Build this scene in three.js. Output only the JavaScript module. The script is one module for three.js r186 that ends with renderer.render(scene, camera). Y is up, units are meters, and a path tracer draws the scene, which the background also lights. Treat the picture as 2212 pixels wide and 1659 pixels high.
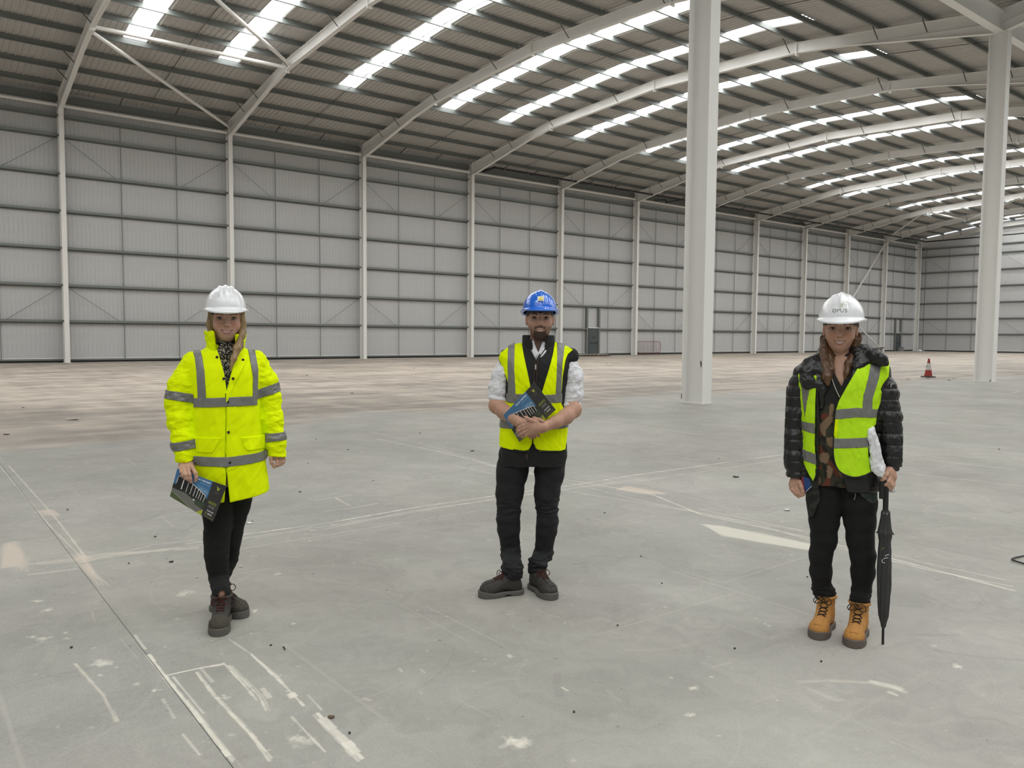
import * as THREE from 'three';
import { mergeGeometries, mergeVertices } from 'three/addons/utils/BufferGeometryUtils.js';
import { RoundedBoxGeometry } from 'three/addons/geometries/RoundedBoxGeometry.js';
import { RectAreaLightUniformsLib } from 'three/addons/lights/RectAreaLightUniformsLib.js';
import { FontLoader } from 'three/addons/loaders/FontLoader.js';
import { TextGeometry } from 'three/addons/geometries/TextGeometry.js';
import { createNoise2D, createNoise3D } from 'simplex-noise';

// ---------------------------------------------------------------- camera, sky, daylight, exposure
const scene = new THREE.Scene();
const IMG_W = 2212, IMG_H = 1659, FOCAL = 1691.83, EYE = new THREE.Vector3(0, 1.6, 0);
const camera = new THREE.PerspectiveCamera(2 * Math.atan(IMG_H / 2 / FOCAL) * 180 / Math.PI, IMG_W / IMG_H, 0.05, 400);
const PITCH = -0.06293, ROLL = 0.0081, YAW = 0.90641;
const FW = new THREE.Vector3(-Math.sin(YAW) * Math.cos(PITCH), Math.sin(PITCH), -Math.cos(YAW) * Math.cos(PITCH));
const RIGHT0 = new THREE.Vector3(Math.cos(YAW), 0, -Math.sin(YAW));
const UP0 = new THREE.Vector3().crossVectors(RIGHT0, FW);
const RT = RIGHT0.clone().multiplyScalar(Math.cos(ROLL)).addScaledVector(UP0, Math.sin(ROLL));
const UPV = RIGHT0.clone().multiplyScalar(-Math.sin(ROLL)).addScaledVector(UP0, Math.cos(ROLL));
camera.position.copy(EYE);
camera.quaternion.setFromRotationMatrix(new THREE.Matrix4().makeBasis(RT, UPV, FW.clone().negate()));
scene.background = new THREE.Color(0.80, 0.84, 0.88);            // overcast sky outside the closed shed
const DAY = new THREE.Color(0.985, 0.995, 0.99);                    // overcast daylight through the rooflights
const PANE_GLOW = 3.2, PANE_LIGHT = 4.8;                          // glow of a rooflight pane, and of the area light under it
const renderer = new THREE.WebGLRenderer({ antialias: true });
renderer.toneMapping = THREE.LinearToneMapping;
renderer.toneMappingExposure = 1.64;
renderer.shadowMap.enabled = true;
RectAreaLightUniformsLib.init();

// ---------------------------------------------------------------- helpers
function rng(seed) { let a = seed >>> 0; return () => { a = (a + 0x6D2B79F5) | 0; let t = Math.imul(a ^ (a >>> 15), 1 | a); t = (t + Math.imul(t ^ (t >>> 7), 61 | t)) ^ t; return ((t ^ (t >>> 14)) >>> 0) / 4294967296; }; }
const noise2 = createNoise2D(rng(11)), noise3 = createNoise3D(rng(12));
const fbm2 = (x, y, o = 4) => { let s = 0, a = 0.5; for (let i = 0; i < o; i++) { s += a * noise2(x, y); x = x * 2.03 + 7.1; y = y * 2.03 - 3.7; a *= 0.5; } return s; };
const clamp = (x, a, b) => Math.min(b, Math.max(a, x)), lerp = (a, b, t) => a + (b - a) * t;
const sstep = (a, b, x) => { const t = clamp((x - a) / (b - a), 0, 1); return t * t * (3 - 2 * t); };
function pixelRay(px, py) { return FW.clone().addScaledVector(RT, (px - IMG_W / 2) / FOCAL).addScaledVector(UPV, (IMG_H / 2 - py) / FOCAL); }
function onFloor(px, py) { const d = pixelRay(px, py); return EYE.clone().addScaledVector(d, -EYE.y / d.y); }
function onPlaneX(px, py, x) { const d = pixelRay(px, py); return EYE.clone().addScaledVector(d, x / d.x); }

const usedNames = new Map();
function numbered(name) { const n = usedNames.get(name) || 0; usedNames.set(name, n + 1); return n ? `${name}_${String(n).padStart(3, '0')}` : name; }
function tag(o, label, category, group, kind) { if (label) o.userData.label = label; if (category) o.userData.category = category; if (group) o.userData.group = group; if (kind) o.userData.kind = kind; return o; }
function thing(name, label, category, group, pos, turn = 0, kind) { const o = new THREE.Group(); o.name = numbered(name); scene.add(o); if (pos) o.position.set(...pos); o.rotation.y = turn; return tag(o, label, category, group, kind); }
function part(parent, name, geo, mat) { const m = new THREE.Mesh(geo, mat); m.name = name; m.castShadow = m.receiveShadow = true; parent.add(m); return m; }
function single(name, geo, mat, label, category, group, kind) { const m = new THREE.Mesh(geo, mat); m.name = numbered(name); m.castShadow = m.receiveShadow = true; scene.add(m); return tag(m, label, category, group, kind); }
function copyOf(o, pos, turn, label) { const c = o.clone(); c.name = numbered(o.name.replace(/_\d{3}$/, '')); c.position.set(...pos); if (turn !== undefined) c.rotation.y = turn; if (label) c.userData = { ...o.userData, label }; else c.userData = { ...o.userData }; scene.add(c); return c; }
function box(w, h, d, x = 0, y = 0, z = 0) { const g = new THREE.BoxGeometry(w, h, d); g.translate(x, y, z); return g; }
function rod(a, b, r, seg = 8) { const A = new THREE.Vector3(...a), B = new THREE.Vector3(...b), d = B.clone().sub(A), g = new THREE.CylinderGeometry(r, r, d.length(), seg); g.applyQuaternion(new THREE.Quaternion().setFromUnitVectors(new THREE.Vector3(0, 1, 0), d.clone().normalize())); const m = A.add(B).multiplyScalar(0.5); g.translate(m.x, m.y, m.z); return g; }
function tube(pts, r, seg = 40, rad = 8, closed = false) { return new THREE.TubeGeometry(new THREE.CatmullRomCurve3(pts.map(p => Array.isArray(p) ? new THREE.Vector3(...p) : p), closed), seg, r, rad, closed); }
function merge(list) { const l = list.map(g => { const h = g.index ? g.toNonIndexed() : g; for (const k of Object.keys(h.attributes)) if (!['position', 'normal', 'uv'].includes(k)) h.deleteAttribute(k); if (!h.attributes.uv) h.setAttribute('uv', new THREE.BufferAttribute(new Float32Array(h.attributes.position.count * 2), 2)); return h; }); return mergeGeometries(l, false); }
function quads(list) { // flat quads [[a,b,c,d],...] -> geometry with flat normals and planar uv in metres
  const P = [], U = []; for (const [a, b, c, d] of list) { for (const v of [a, b, c, a, c, d]) P.push(...v); const L = Math.hypot(b[0] - a[0], b[1] - a[1], b[2] - a[2]), H = Math.hypot(d[0] - a[0], d[1] - a[1], d[2] - a[2]); U.push(0, 0, L, 0, L, H, 0, 0, L, H, 0, H); }
  const g = new THREE.BufferGeometry(); g.setAttribute('position', new THREE.Float32BufferAttribute(P, 3)); g.setAttribute('uv', new THREE.Float32BufferAttribute(U, 2)); g.computeVertexNormals(); return g; }
function std(color, roughness = 0.6, metalness = 0, extra = {}) { return new THREE.MeshStandardMaterial({ color, roughness, metalness, side: THREE.DoubleSide, ...extra }); }
function lin(r, g, b) { return new THREE.Color().setRGB(r, g, b); }
function grainTexture(size, fn, srgb = true) { const d = new Uint8Array(size * size * 4); for (let j = 0; j < size; j++) for (let i = 0; i < size; i++) { const c = fn(i / size, j / size, i, j), k = (j * size + i) * 4; d[k] = clamp(c[0], 0, 255); d[k + 1] = clamp(c[1], 0, 255); d[k + 2] = clamp(c[2], 0, 255); d[k + 3] = 255; } const t = new THREE.DataTexture(d, size, size); t.magFilter = THREE.LinearFilter; t.minFilter = THREE.LinearMipmapLinearFilter; t.wrapS = t.wrapT = THREE.RepeatWrapping; if (srgb) t.colorSpace = THREE.SRGBColorSpace; t.generateMipmaps = true; t.needsUpdate = true; return t; }
// ---------------------------------------------------------------- the shed: dimensions read from the photograph
const XW = -45.05, Z0 = -6.726, BAY = 8.334, FIRST = -3, LAST = 11;      // inner face of the side-wall columns, frame 0, bay length
const frameZ = n => Z0 - BAY * n;
const SPAN = 33.0, XP = XW + SPAN, XR = XP + SPAN;                       // pillar line, far side
const COL_W = 0.23, COL_D = 0.5, GIRT_D = 0.2, XSHEET = XW - COL_D - GIRT_D;
const ZEND = frameZ(LAST) - 0.35, ZBACK = frameZ(FIRST) + 0.35;
const ROOF_S = [0, 8.2, 16.5, 24.8, 33], ROOF_Y = [13.42, 14.58, 14.97, 14.58, 13.42];
function roofY(s) { for (let i = 0; i < 4; i++) if (s <= ROOF_S[i + 1] || i === 3) return lerp(ROOF_Y[i], ROOF_Y[i + 1], (s - ROOF_S[i]) / (ROOF_S[i + 1] - ROOF_S[i])); }
const PURLIN_S = [0.6, 2.55, 4.5, 6.4, 8.2, 10.05, 11.95, 13.8, 15.55, 17.45, 19.2, 21.05, 22.95, 24.8, 26.6, 28.5, 30.45, 32.4];
const PURLIN_H = 0.25, SKY0 = 6.4, SKY1 = 26.6;

const M = {};
M.steel = std(lin(0.84, 0.83, 0.80), 0.45);
M.galv = std(lin(0.205, 0.22, 0.21), 0.5, 0.25);
M.galvDark = std(lin(0.10, 0.105, 0.10), 0.55, 0.2);
M.black = std(lin(0.012, 0.012, 0.013), 0.5);
const linerTex = grainTexture(512, (u, v, i, j) => { const n = 236 + 9 * fbm2(u * 40, v * 6, 3) + 5 * fbm2(u * 6, v * 3, 2); return [n, n, n]; });
linerTex.repeat.set(0.25, 0.25);
M.liner = std(lin(0.64, 0.64, 0.635), 0.55, 0, { map: linerTex });
M.roofLiner = std(lin(0.60, 0.585, 0.555), 0.6, 0, { map: linerTex });
M.pane = new THREE.MeshStandardMaterial({ color: lin(0.75, 0.77, 0.78), roughness: 0.4, emissive: DAY, emissiveIntensity: PANE_GLOW, side: THREE.DoubleSide });
M.paneBar = std(lin(0.7, 0.7, 0.68), 0.5);
M.gapBlack = std(lin(0.02, 0.02, 0.02), 0.8);  // black that paints the dark gap at the foot of the walls

// ---- corrugated cladding: vertical ribs, one sheet for each bay
function ribProfile(len, pitch, rib, depth) { const pts = [[0, 0]]; const n = Math.round(len / pitch), p = len / n; for (let i = 0; i < n; i++) { const a = i * p + (p - rib) / 2; pts.push([a, 0], [a + rib * 0.25, depth], [a + rib * 0.75, depth], [a + rib, 0]); } pts.push([len, 0]); return pts; }
function wallSheet(len, y0, y1, topAt) { const pr = ribProfile(len, 0.2, 0.05, 0.009), q = []; for (let i = 0; i < pr.length - 1; i++) { const [a, da] = pr[i], [b, db] = pr[i + 1]; const ta = topAt ? topAt(a) : y1, tb = topAt ? topAt(b) : y1; q.push([[a, y0, da], [b, y0, db], [b, tb, db], [a, ta, da]]); } return quads(q); }
const GIRT_Y = [2.05, 3.87, 5.74, 7.61, 9.45, 11.34, 12.32];
function zRail(len) { // Z-section cladding rail along x, web horizontal, z from 0 (sheet) to GIRT_D (room)
  return merge([box(len, 0.012, GIRT_D, len / 2, 0, GIRT_D / 2), box(len, 0.115, 0.012, len / 2, 0.055, GIRT_D), box(len, 0.07, 0.012, len / 2, -0.035, 0.008)]); }
const railGeo = zRail(BAY - 0.02);
const sheetGeo = wallSheet(BAY, 0.12, 13.75);
const sheetBack = box(BAY, 13.75, 0.08, BAY / 2, 6.875, -0.05);
const sagGeo = rod([0, 0.14, 0], [0, 12.3, 0], 0.02, 6);
const eavesGeo = merge([box(BAY, 0.3, 0.012, BAY / 2, 0.15, 0.2), box(BAY, 0.012, 0.2, BAY / 2, 0.0, 0.1), box(BAY, 0.012, 0.2, BAY / 2, 0.3, 0.1)]);
function wallBay(wall, ox, oz, turn, detail, skipLow) {
  const y_eaves = wall.name === 'wall_left' || wall.name === 'wall_right';
  const g = new THREE.Group(); g.position.set(ox, 0, oz); g.rotation.y = turn; g.updateMatrix();
  const put = (name, geo, mat, x = 0, y = 0, z = 0) => { const m = part(wall, name, geo, mat); m.applyMatrix4(new THREE.Matrix4().makeTranslation(x, y, z).premultiply(g.matrix)); return m; };
  put('liner_sheet', sheetGeo, M.liner); put('outer_skin', sheetBack, M.liner);
  put('base_rail', baseRailGeo, M.galv, 0, 0, 0); put('dark_gap_strip', darkGapGeo, M.gapBlack, 0, 0, 0); put('base_flashing', baseFlashGeo, M.steel, 0, 0, 0);
  for (const y of GIRT_Y) put('cladding_rail', railGeo, M.galv, 0.01, y, 0.02);
  if (y_eaves) put('eaves_beam', eavesGeo, M.galv, 0, 13.05, 0.02);
  if (!detail) return;
  for (const f of [1 / 3, 2 / 3]) put('sag_bar', sagGeo, M.galv, BAY * f, 0, 0.12);
  const w = (a, b) => put('tie_wire', rod(a, b, 0.013, 5), M.galv, 0, 0, 0);
  for (const lv of [4, skipLow ? 1 : 0]) { const yl = GIRT_Y[lv] + 0.03, yh = GIRT_Y[lv + 1] - 0.05; w([0.15, yh, 0.17], [BAY / 3 - 0.15, yl, 0.17]); w([BAY - 0.15, yh, 0.17], [BAY * 2 / 3 + 0.15, yl, 0.17]); }
}
const darkGapGeo = box(BAY, 0.06, 0.16, BAY / 2, 0.03, 0.1), baseRailGeo = merge([box(BAY, 0.012, 0.2, BAY / 2, 0.1, 0.1), box(BAY, 0.05, 0.02, BAY / 2, 0.13, 0.2), box(BAY, 0.1, 0.012, BAY / 2, 0.08, 0.02)]);  // black strip stands in for the dark gap under the base rail
const baseFlashGeo = box(BAY, 0.05, 0.03, BAY / 2, 0.2, 0.03);

const wallLeft = thing('wall_left', 'long side wall of ribbed pale grey cladding on dark horizontal rails', null, null, [0, 0, 0], 0, 'structure');
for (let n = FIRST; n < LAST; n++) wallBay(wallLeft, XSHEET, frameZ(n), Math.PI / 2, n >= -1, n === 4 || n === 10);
const wallEnd = thing('wall_end', 'far gable wall of ribbed pale grey cladding with dark rails', null, null, [0, 0, 0], 0, 'structure');
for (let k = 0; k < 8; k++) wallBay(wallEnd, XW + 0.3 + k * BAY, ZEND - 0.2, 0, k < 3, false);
{ const m = part(wallEnd, 'liner_sheet', wallSheet(1.05, 0.12, 13.75), M.liner); m.position.set(XSHEET, 0, ZEND - 0.2); for (const y of GIRT_Y) { const r = part(wallEnd, 'cladding_rail', railGeo, M.galv); r.scale.x = 0.125; r.position.set(XSHEET, y, ZEND - 0.18); } }
const gableGeo = (() => { const q = []; for (let s = 0; s < SPAN * 2; s += 0.25) { const f = t => Math.max(13.7, roofY(Math.min(SPAN, t > SPAN ? t - SPAN : t)) + PURLIN_H); q.push([[s, 13.7, 0], [s + 0.25, 13.7, 0], [s + 0.25, f(s + 0.25), 0], [s, f(s), 0]]); } return quads(q); })();
{ const m = part(wallEnd, 'gable_sheet', gableGeo, M.liner); m.position.set(XW, 0, ZEND - 0.2); }
const wallRight = thing('wall_right', 'side wall of ribbed pale grey cladding opposite the column row', null, null, [0, 0, 0], 0, 'structure');
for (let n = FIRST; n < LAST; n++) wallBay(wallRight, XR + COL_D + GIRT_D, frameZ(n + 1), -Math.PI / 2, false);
const wallBack = thing('wall_back', 'near gable wall of ribbed pale grey cladding', null, null, [0, 0, 0], 0, 'structure');
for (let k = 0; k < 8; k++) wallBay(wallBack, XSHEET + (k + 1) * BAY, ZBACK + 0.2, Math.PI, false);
{ const m = part(wallBack, 'gable_sheet', gableGeo, M.liner); m.position.set(XW, 0, ZBACK + 0.2); }

for (const [w, x, z] of [[wallEnd, XSHEET, ZEND - 0.2], [wallBack, XSHEET, ZBACK + 0.2], [wallEnd, XR + 0.7, ZEND - 0.2], [wallBack, XR + 0.7, ZBACK + 0.2]]) part(w, 'corner_post', box(0.9, 14.2, 0.9, x, 7.1, z), M.liner);
// ---- I-section steel columns
function iColumn(parent, w, d, h, mat, tf = 0.022, tw = 0.014) { // flange faces along x, web along x; inner face at x = 0
  part(parent, 'inner_flange', box(tf, h, w, -tf / 2, h / 2, 0), mat); part(parent, 'outer_flange', box(tf, h, w, -d + tf / 2, h / 2, 0), mat);
  part(parent, 'web', box(d - 2 * tf, h, tw, -d / 2, h / 2, 0), mat); part(parent, 'base_plate', box(d + 0.06, 0.02, w + 0.06, -d / 2, 0.01, 0), mat);
}
const wallCol = thing('steel_column', 'white steel column standing against the rail-lined side wall', 'column', 'side wall columns', [XW, 0, frameZ(0)]);
iColumn(wallCol, COL_W, COL_D, 13.4, M.steel);
part(wallCol, 'stiffener', box(COL_D - 0.05, 0.02, COL_W - 0.02, -COL_D / 2, 12.6, 0), M.steel);
part(wallCol, 'bracket', merge([4, 5].map(k => box(0.16, 0.02, 0.1, -COL_D + 0.02, GIRT_Y[k], COL_W / 2 + 0.05))), M.galv);
for (let n = FIRST; n <= LAST; n++) if (n) copyOf(wallCol, [XW, 0, frameZ(n) - (n === LAST ? 0.0 : 0)], 0);
const scuffs = [];                                                      // chipped paint on the two free pillars
const pillar1 = thing('steel_pillar', 'freestanding white steel pillar with chipped paint and a dark gash near its foot', 'pillar', null, [XP + 0.315, 0, frameZ(1)]);
iColumn(pillar1, 0.343, 0.63, 12.6, M.steel, 0.03, 0.018);
const pillar2 = thing('steel_pillar', 'freestanding white steel pillar beyond the traffic cone, dirty triangle at its foot', 'pillar', null, [XP + 0.315, 0, frameZ(3)]);
iColumn(pillar2, 0.343, 0.63, 12.6, M.steel, 0.03, 0.018);
const chip = std(lin(0.10, 0.085, 0.07), 0.8);
function paintChip(parent, pts, x, dz, label) { const sh = new THREE.Shape(pts.map(p => new THREE.Vector2(...p))); const g = new THREE.ExtrudeGeometry(sh, { depth: 0.002, bevelEnabled: false }); g.translate(x, 0, dz); return part(parent, 'paint_chip', g, chip); }
paintChip(pillar1, [[-0.21, 1.02], [-0.17, 1.0], [-0.155, 0.93], [-0.175, 0.84], [-0.2, 0.9]], 0, 0.009);
paintChip(pillar1, [[-0.626, 0.22], [-0.604, 0.2], [-0.602, 0.09], [-0.628, 0.08]], 0, 0.1716);
paintChip(pillar1, [[-0.62, 0.37], [-0.607, 0.36], [-0.604, 0.33], [-0.616, 0.335]], 0, 0.1716);
paintChip(pillar2, [[-0.05, 0.17], [-0.035, 0.16], [-0.033, 0.02], [-0.16, 0.02], [-0.11, 0.07]], 0, 0.01);
for (const n of [-1, 5, 7, 9]) copyOf(pillar1, [XP + 0.315, 0, frameZ(n)], 0, 'freestanding white steel pillar in the row under the valley beam').children.filter(c => c.name === 'paint_chip').forEach(c => c.parent.remove(c));
for (const o of scene.children) if (/^steel_pillar_00[2-9]/.test(o.name)) o.userData.group = 'pillars under the valley beam';
for (let n = FIRST; n <= LAST; n++) { const c = copyOf(wallCol, [XR, 0, frameZ(n)], Math.PI, 'white steel column on the opposite clad wall'); c.userData.group = 'opposite wall columns'; }
// gable posts
for (let k = 1; k < 8; k++) { const c = copyOf(wallCol, [XW + 0.0 + k * BAY, 0, ZEND + 0.55], -Math.PI / 2, 'white steel post standing against the far gable wall'); c.userData.group = 'gable wall posts'; }

// ---- rafters: faceted I-beams with haunches, splice plates and stays
function ribbon(pts, w, t) { // plate of thickness t under a polyline in (s, y), width w across z
  const q = []; for (let i = 0; i < pts.length - 1; i++) { const [a, ya] = pts[i], [b, yb] = pts[i + 1]; const A = [a, ya], B = [b, yb]; const h = w / 2;
    q.push([[a, ya, h], [b, yb, h], [b, yb, -h], [a, ya, -h]], [[a, ya - t, -h], [b, yb - t, -h], [b, yb - t, h], [a, ya - t, h]], [[a, ya - t, h], [b, yb - t, h], [b, yb, h], [a, ya, h]], [[a, ya, -h], [b, yb, -h], [b, yb - t, -h], [a, ya - t, -h]]); } return quads(q); }
const RD = 0.46;
const under = s => roofY(s) - RD;
const HAUNCH = 5.9;
const lowLine = [[0, 12.6], [HAUNCH, under(HAUNCH)], [8.2, under(8.2)], [16.5, under(16.5)], [24.8, under(24.8)], [33 - HAUNCH, under(33 - HAUNCH)], [33, 12.6]];
function rafter(pos) {
  const r = thing('roof_rafter', 'white faceted steel roof beam arching from side wall to pillar line', 'roof beam', 'arched roof beams', pos);
  const top = ROOF_S.map((s, i) => [s, ROOF_Y[i]]);
  const webShape = new THREE.Shape([...top.map(p => new THREE.Vector2(...p)), ...lowLine.slice().reverse().map(p => new THREE.Vector2(...p))]);
  const web = new THREE.ExtrudeGeometry(webShape, { depth: 0.012, bevelEnabled: false }); web.translate(0, 0, -0.006);
  part(r, 'web', web, M.steel); part(r, 'top_flange', ribbon(top, 0.21, 0.02), M.steel); part(r, 'bottom_flange', ribbon(lowLine, 0.21, -0.02), M.steel);
  for (const [a, b] of [[0, HAUNCH], [33 - HAUNCH, 33]]) part(r, 'haunch_rib', ribbon([[a, under(a) + 0.02], [b, under(b) + 0.02]], 0.1, 0.015), M.steel);
  for (const s of [8.2, 16.5, 24.8]) part(r, 'splice_plate', box(0.05, RD + 0.14, 0.22, s, roofY(s) - RD / 2 - 0.05, 0), M.steel);
  for (const s of [2.55, 4.5, 8.5, 13.9, 19.1, 24.5, 28.5, 30.45]) for (const d of [1]) part(r, 'purlin_stay', rod([s - 0.02, roofY(s) + 0.12, 0.62 * d], [s, under(s) + 0.05, 0.1 * d], 0.022, 5), M.galvDark);
  return r;
}
const raf0 = rafter([XW, 0, frameZ(0)]);
for (let n = FIRST; n <= LAST; n++) { if (n) copyOf(raf0, [XW, 0, frameZ(n)], 0); const c = copyOf(raf0, [XP, 0, frameZ(n)], 0, 'white faceted steel roof beam arching over the second bay beyond the pillars'); c.userData.group = 'arched roof beams over the second span'; }
// valley beam on the pillars, one length for each pair of bays
for (let n = FIRST; n < LAST; n += 2) { const L = BAY * 2 - 0.02, v = thing('valley_beam', 'deep white steel beam laid along the tops of the pillars', 'beam', 'valley beams', [XP, 12.62, frameZ(n) - BAY]);
  part(v, 'web', box(0.016, 0.66, L, 0, 0.34, 0), M.steel); part(v, 'bottom_flange', box(0.3, 0.03, L, 0, 0.015, 0), M.steel); part(v, 'top_flange', box(0.3, 0.03, L, 0, 0.685, 0), M.steel); }

// ---- roof sheets, purlins, rooflights
function skyBands(n) { const k = ((n % 2) + 2) % 2; return k === 0 ? [[0.185, 0.3], [0.68, 0.795]] : [[0.425, 0.54]]; }
const ROOF_PITCH = 0.25;
function roofSheet(n) { // one bay, local z runs 0..-BAY, local x = s
  const pr = ribProfile(BAY, ROOF_PITCH, 0.1, -0.035), st = [-0.8, SKY0, 8.2, 16.5, 24.8, SKY1, 33.8], bands = skyBands(n), q = [];
  const zs = new Set(); // cut the profile at the rooflight edges
  const prof = []; for (let i = 0; i < pr.length; i++) { prof.push(pr[i]); if (i + 1 < pr.length) for (const b of bands) for (const e of b) { const z = e * BAY; if (z > pr[i][0] + 1e-6 && z < pr[i + 1][0] - 1e-6) prof.push([z, lerp(pr[i][1], pr[i + 1][1], (z - pr[i][0]) / (pr[i + 1][0] - pr[i][0]))]); } }
  for (let j = 0; j < st.length - 1; j++) for (let i = 0; i < prof.length - 1; i++) { const mid = (prof[i][0] + prof[i + 1][0]) / 2 / BAY; if (st[j] >= SKY0 - 1e-6 && st[j + 1] <= SKY1 + 1e-6 && bands.some(b => mid > b[0] && mid < b[1])) continue;
    const Y = (s, d) => roofY(s) + PURLIN_H + 0.035 + d + (s > 33 ? -0.0 : 0); const [za, da] = prof[i], [zb, db] = prof[i + 1], a = st[j], b = st[j + 1]; q.push([[a, Y(a, da), -za], [b, Y(b, da), -za], [b, Y(b, db), -zb], [a, Y(a, db), -zb]]); }
  return quads(q); }
const sheetEven = roofSheet(0), sheetOdd = roofSheet(1);
const purlinGeo = merge([box(0.012, PURLIN_H, BAY - 0.02, 0, PURLIN_H / 2, 0), box(0.075, 0.012, BAY - 0.02, 0.034, 0.006, 0), box(0.07, 0.012, BAY - 0.02, -0.032, PURLIN_H - 0.006, 0), box(0.012, 0.025, BAY - 0.02, 0.07, 0.018, 0)]);
const paneCache = new Map();
function paneGeo(a, b, w) { const key = [a, b, w].join(); if (!paneCache.has(key)) { const Y = s => roofY(s) + PURLIN_H + 0.03, seg = [a, ...ROOF_S.filter(s => s > a + 0.01 && s < b - 0.01), b], q = []; const nz = 1; for (let i = 0; i < seg.length - 1; i++) for (let k = 0; k < nz; k++) { const z0 = -w * k / nz, z1 = -w * (k + 1) / nz, d0 = 0, d1 = 0; q.push([[seg[i], Y(seg[i]) + d0, z0], [seg[i + 1], Y(seg[i + 1]) + d0, z0], [seg[i + 1], Y(seg[i + 1]) + d1, z1], [seg[i], Y(seg[i]) + d1, z1]]); } paneCache.set(key, quads(q)); } return paneCache.get(key); }
const outerRoof = (() => { const q = []; for (let i = 0; i < 4; i++) { const a = i ? ROOF_S[i] : -0.85, b = i < 3 ? ROOF_S[i + 1] : 33.85, yy = s => roofY(s) + PURLIN_H + 0.12; q.push([[a, yy(a), 0.36], [b, yy(b), 0.36], [b, yy(b), -BAY - 0.36], [a, yy(a), -BAY - 0.36]]); } return quads(q); })();
function roofSpan(name, x0, label, front) {
  const c = thing(name, label, null, null, [x0, 0, 0], 0, 'structure');
  const spare = [];
  for (let n = FIRST; n < LAST; n++) {
    const z = frameZ(n), vis = n >= front;
    part(c, 'roof_sheet', n % 2 ? sheetOdd : sheetEven, M.roofLiner).position.z = z; part(c, 'outer_skin', outerRoof, M.roofLiner).position.z = z;
    for (const s of PURLIN_S) { if (vis) part(c, 'purlin', purlinGeo, M.galv).position.set(s, roofY(s), z - BAY / 2); else { const g = purlinGeo.clone(); g.translate(s, roofY(s), z - BAY / 2); spare.push(g); } }
    part(c, 'sag_rod', tube(ROOF_S.map(s => [clamp(s, 0.6, 32.4), roofY(clamp(s, 0.6, 32.4)) + 0.1, z - BAY * 0.49]), 0.016, 24, 5), M.galvDark);
    for (const f of [0.33, 0.66]) part(c, 'eaves_strut', rod([-0.35, 13.35, z - BAY * f], [0.6, roofY(0.6) + 0.1, z - BAY * f], 0.03, 6), M.galvDark);
    for (const [a, b] of skyBands(n)) {
      const zb = z - a * BAY, w = (b - a) * BAY;
      if (vis && front < 0) for (let i = 3; i < PURLIN_S.length - 4; i++) part(c, 'skylight_window_pane', paneGeo(PURLIN_S[i], PURLIN_S[i + 1], w), M.pane).position.z = zb;
      else part(c, 'skylight_window_pane', paneGeo(SKY0, SKY1, w), M.pane).position.z = zb;
      for (const [s0, s1] of [[8.2, 16.5], [16.5, 24.8]]) {           // daylight of the strip, one area light for each flat facet, just under the panes
        const y0 = roofY(s0) + PURLIN_H, y1 = roofY(s1) + PURLIN_H, L = Math.hypot(s1 - s0, y1 - y0);
        const l = new THREE.RectAreaLight(DAY, PANE_LIGHT, L, w * 0.98); l.name = 'skylight_daylight'; l.position.set(x0 + (s0 + s1) / 2, (y0 + y1) / 2 - 0.02, zb - w / 2);
        l.rotation.set(-Math.PI / 2, 0, 0); l.rotation.order = 'ZYX'; l.rotation.z = Math.atan2(y1 - y0, s1 - s0); scene.add(l);
      }
    }
  }
  if (spare.length) part(c, 'purlin_rows', mergeGeometries(spare), M.galv).userData.kind = 'stuff';
  return c;
}
roofSpan('ceiling', XW, 'arched roof of pale ribbed sheets on dark purlins with white rooflight strips', -1);
roofSpan('ceiling', XP, 'second arched roof beyond the pillars with purlins and rooflight strips', 1);

// ---- eaves tubes, bracing tubes
for (let n = FIRST; n < LAST; n++) single('eaves_tube', rod([XW - 0.25, 12.82, frameZ(n) - COL_W / 2], [XW - 0.25, 12.82, frameZ(n + 1) + COL_W / 2], 0.085, 12), M.steel, 'white round tube running between column heads along the eaves', 'tube', 'eaves tubes');
function brace(a, b, label) { return single('brace_tube', rod(a, b, 0.085, 12), M.steel, label, 'brace', 'bracing tubes'); }
const node = (n, s, dz = 0) => [XW + s, s < 0.1 ? 13.1 : roofY(s) - RD + 0.12, frameZ(n) + dz];
function roofBrace(n, where) { brace(node(n, 8.0, -0.12), node(n + 1, 8.2, 0.12), 'white tube strut crossing between two roof beams ' + where); brace(node(n, 7.5, -0.12), node(n + 1, 0.05, 0.12), 'white diagonal tube down to a column head ' + where); brace(node(n + 1, 8.7, 0.12), node(n, 16.5, -0.12), 'white diagonal tube rising between two roof beams ' + where); }
roofBrace(0, 'in the bay of the two short rooflights'); roofBrace(9, 'in the bay beside the corner door');
brace([XW - 0.2, 4.85, frameZ(9) - 0.15], [XW - 0.2, 12.5, frameZ(10) + 0.15], 'white diagonal wall brace rising to the column head near the corner');
brace([XW - 0.2, 4.2, frameZ(9) - 0.15], [XW - 0.2, 0.15, frameZ(10) + 0.15], 'white diagonal wall brace dropping to the column foot near the corner');
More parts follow.
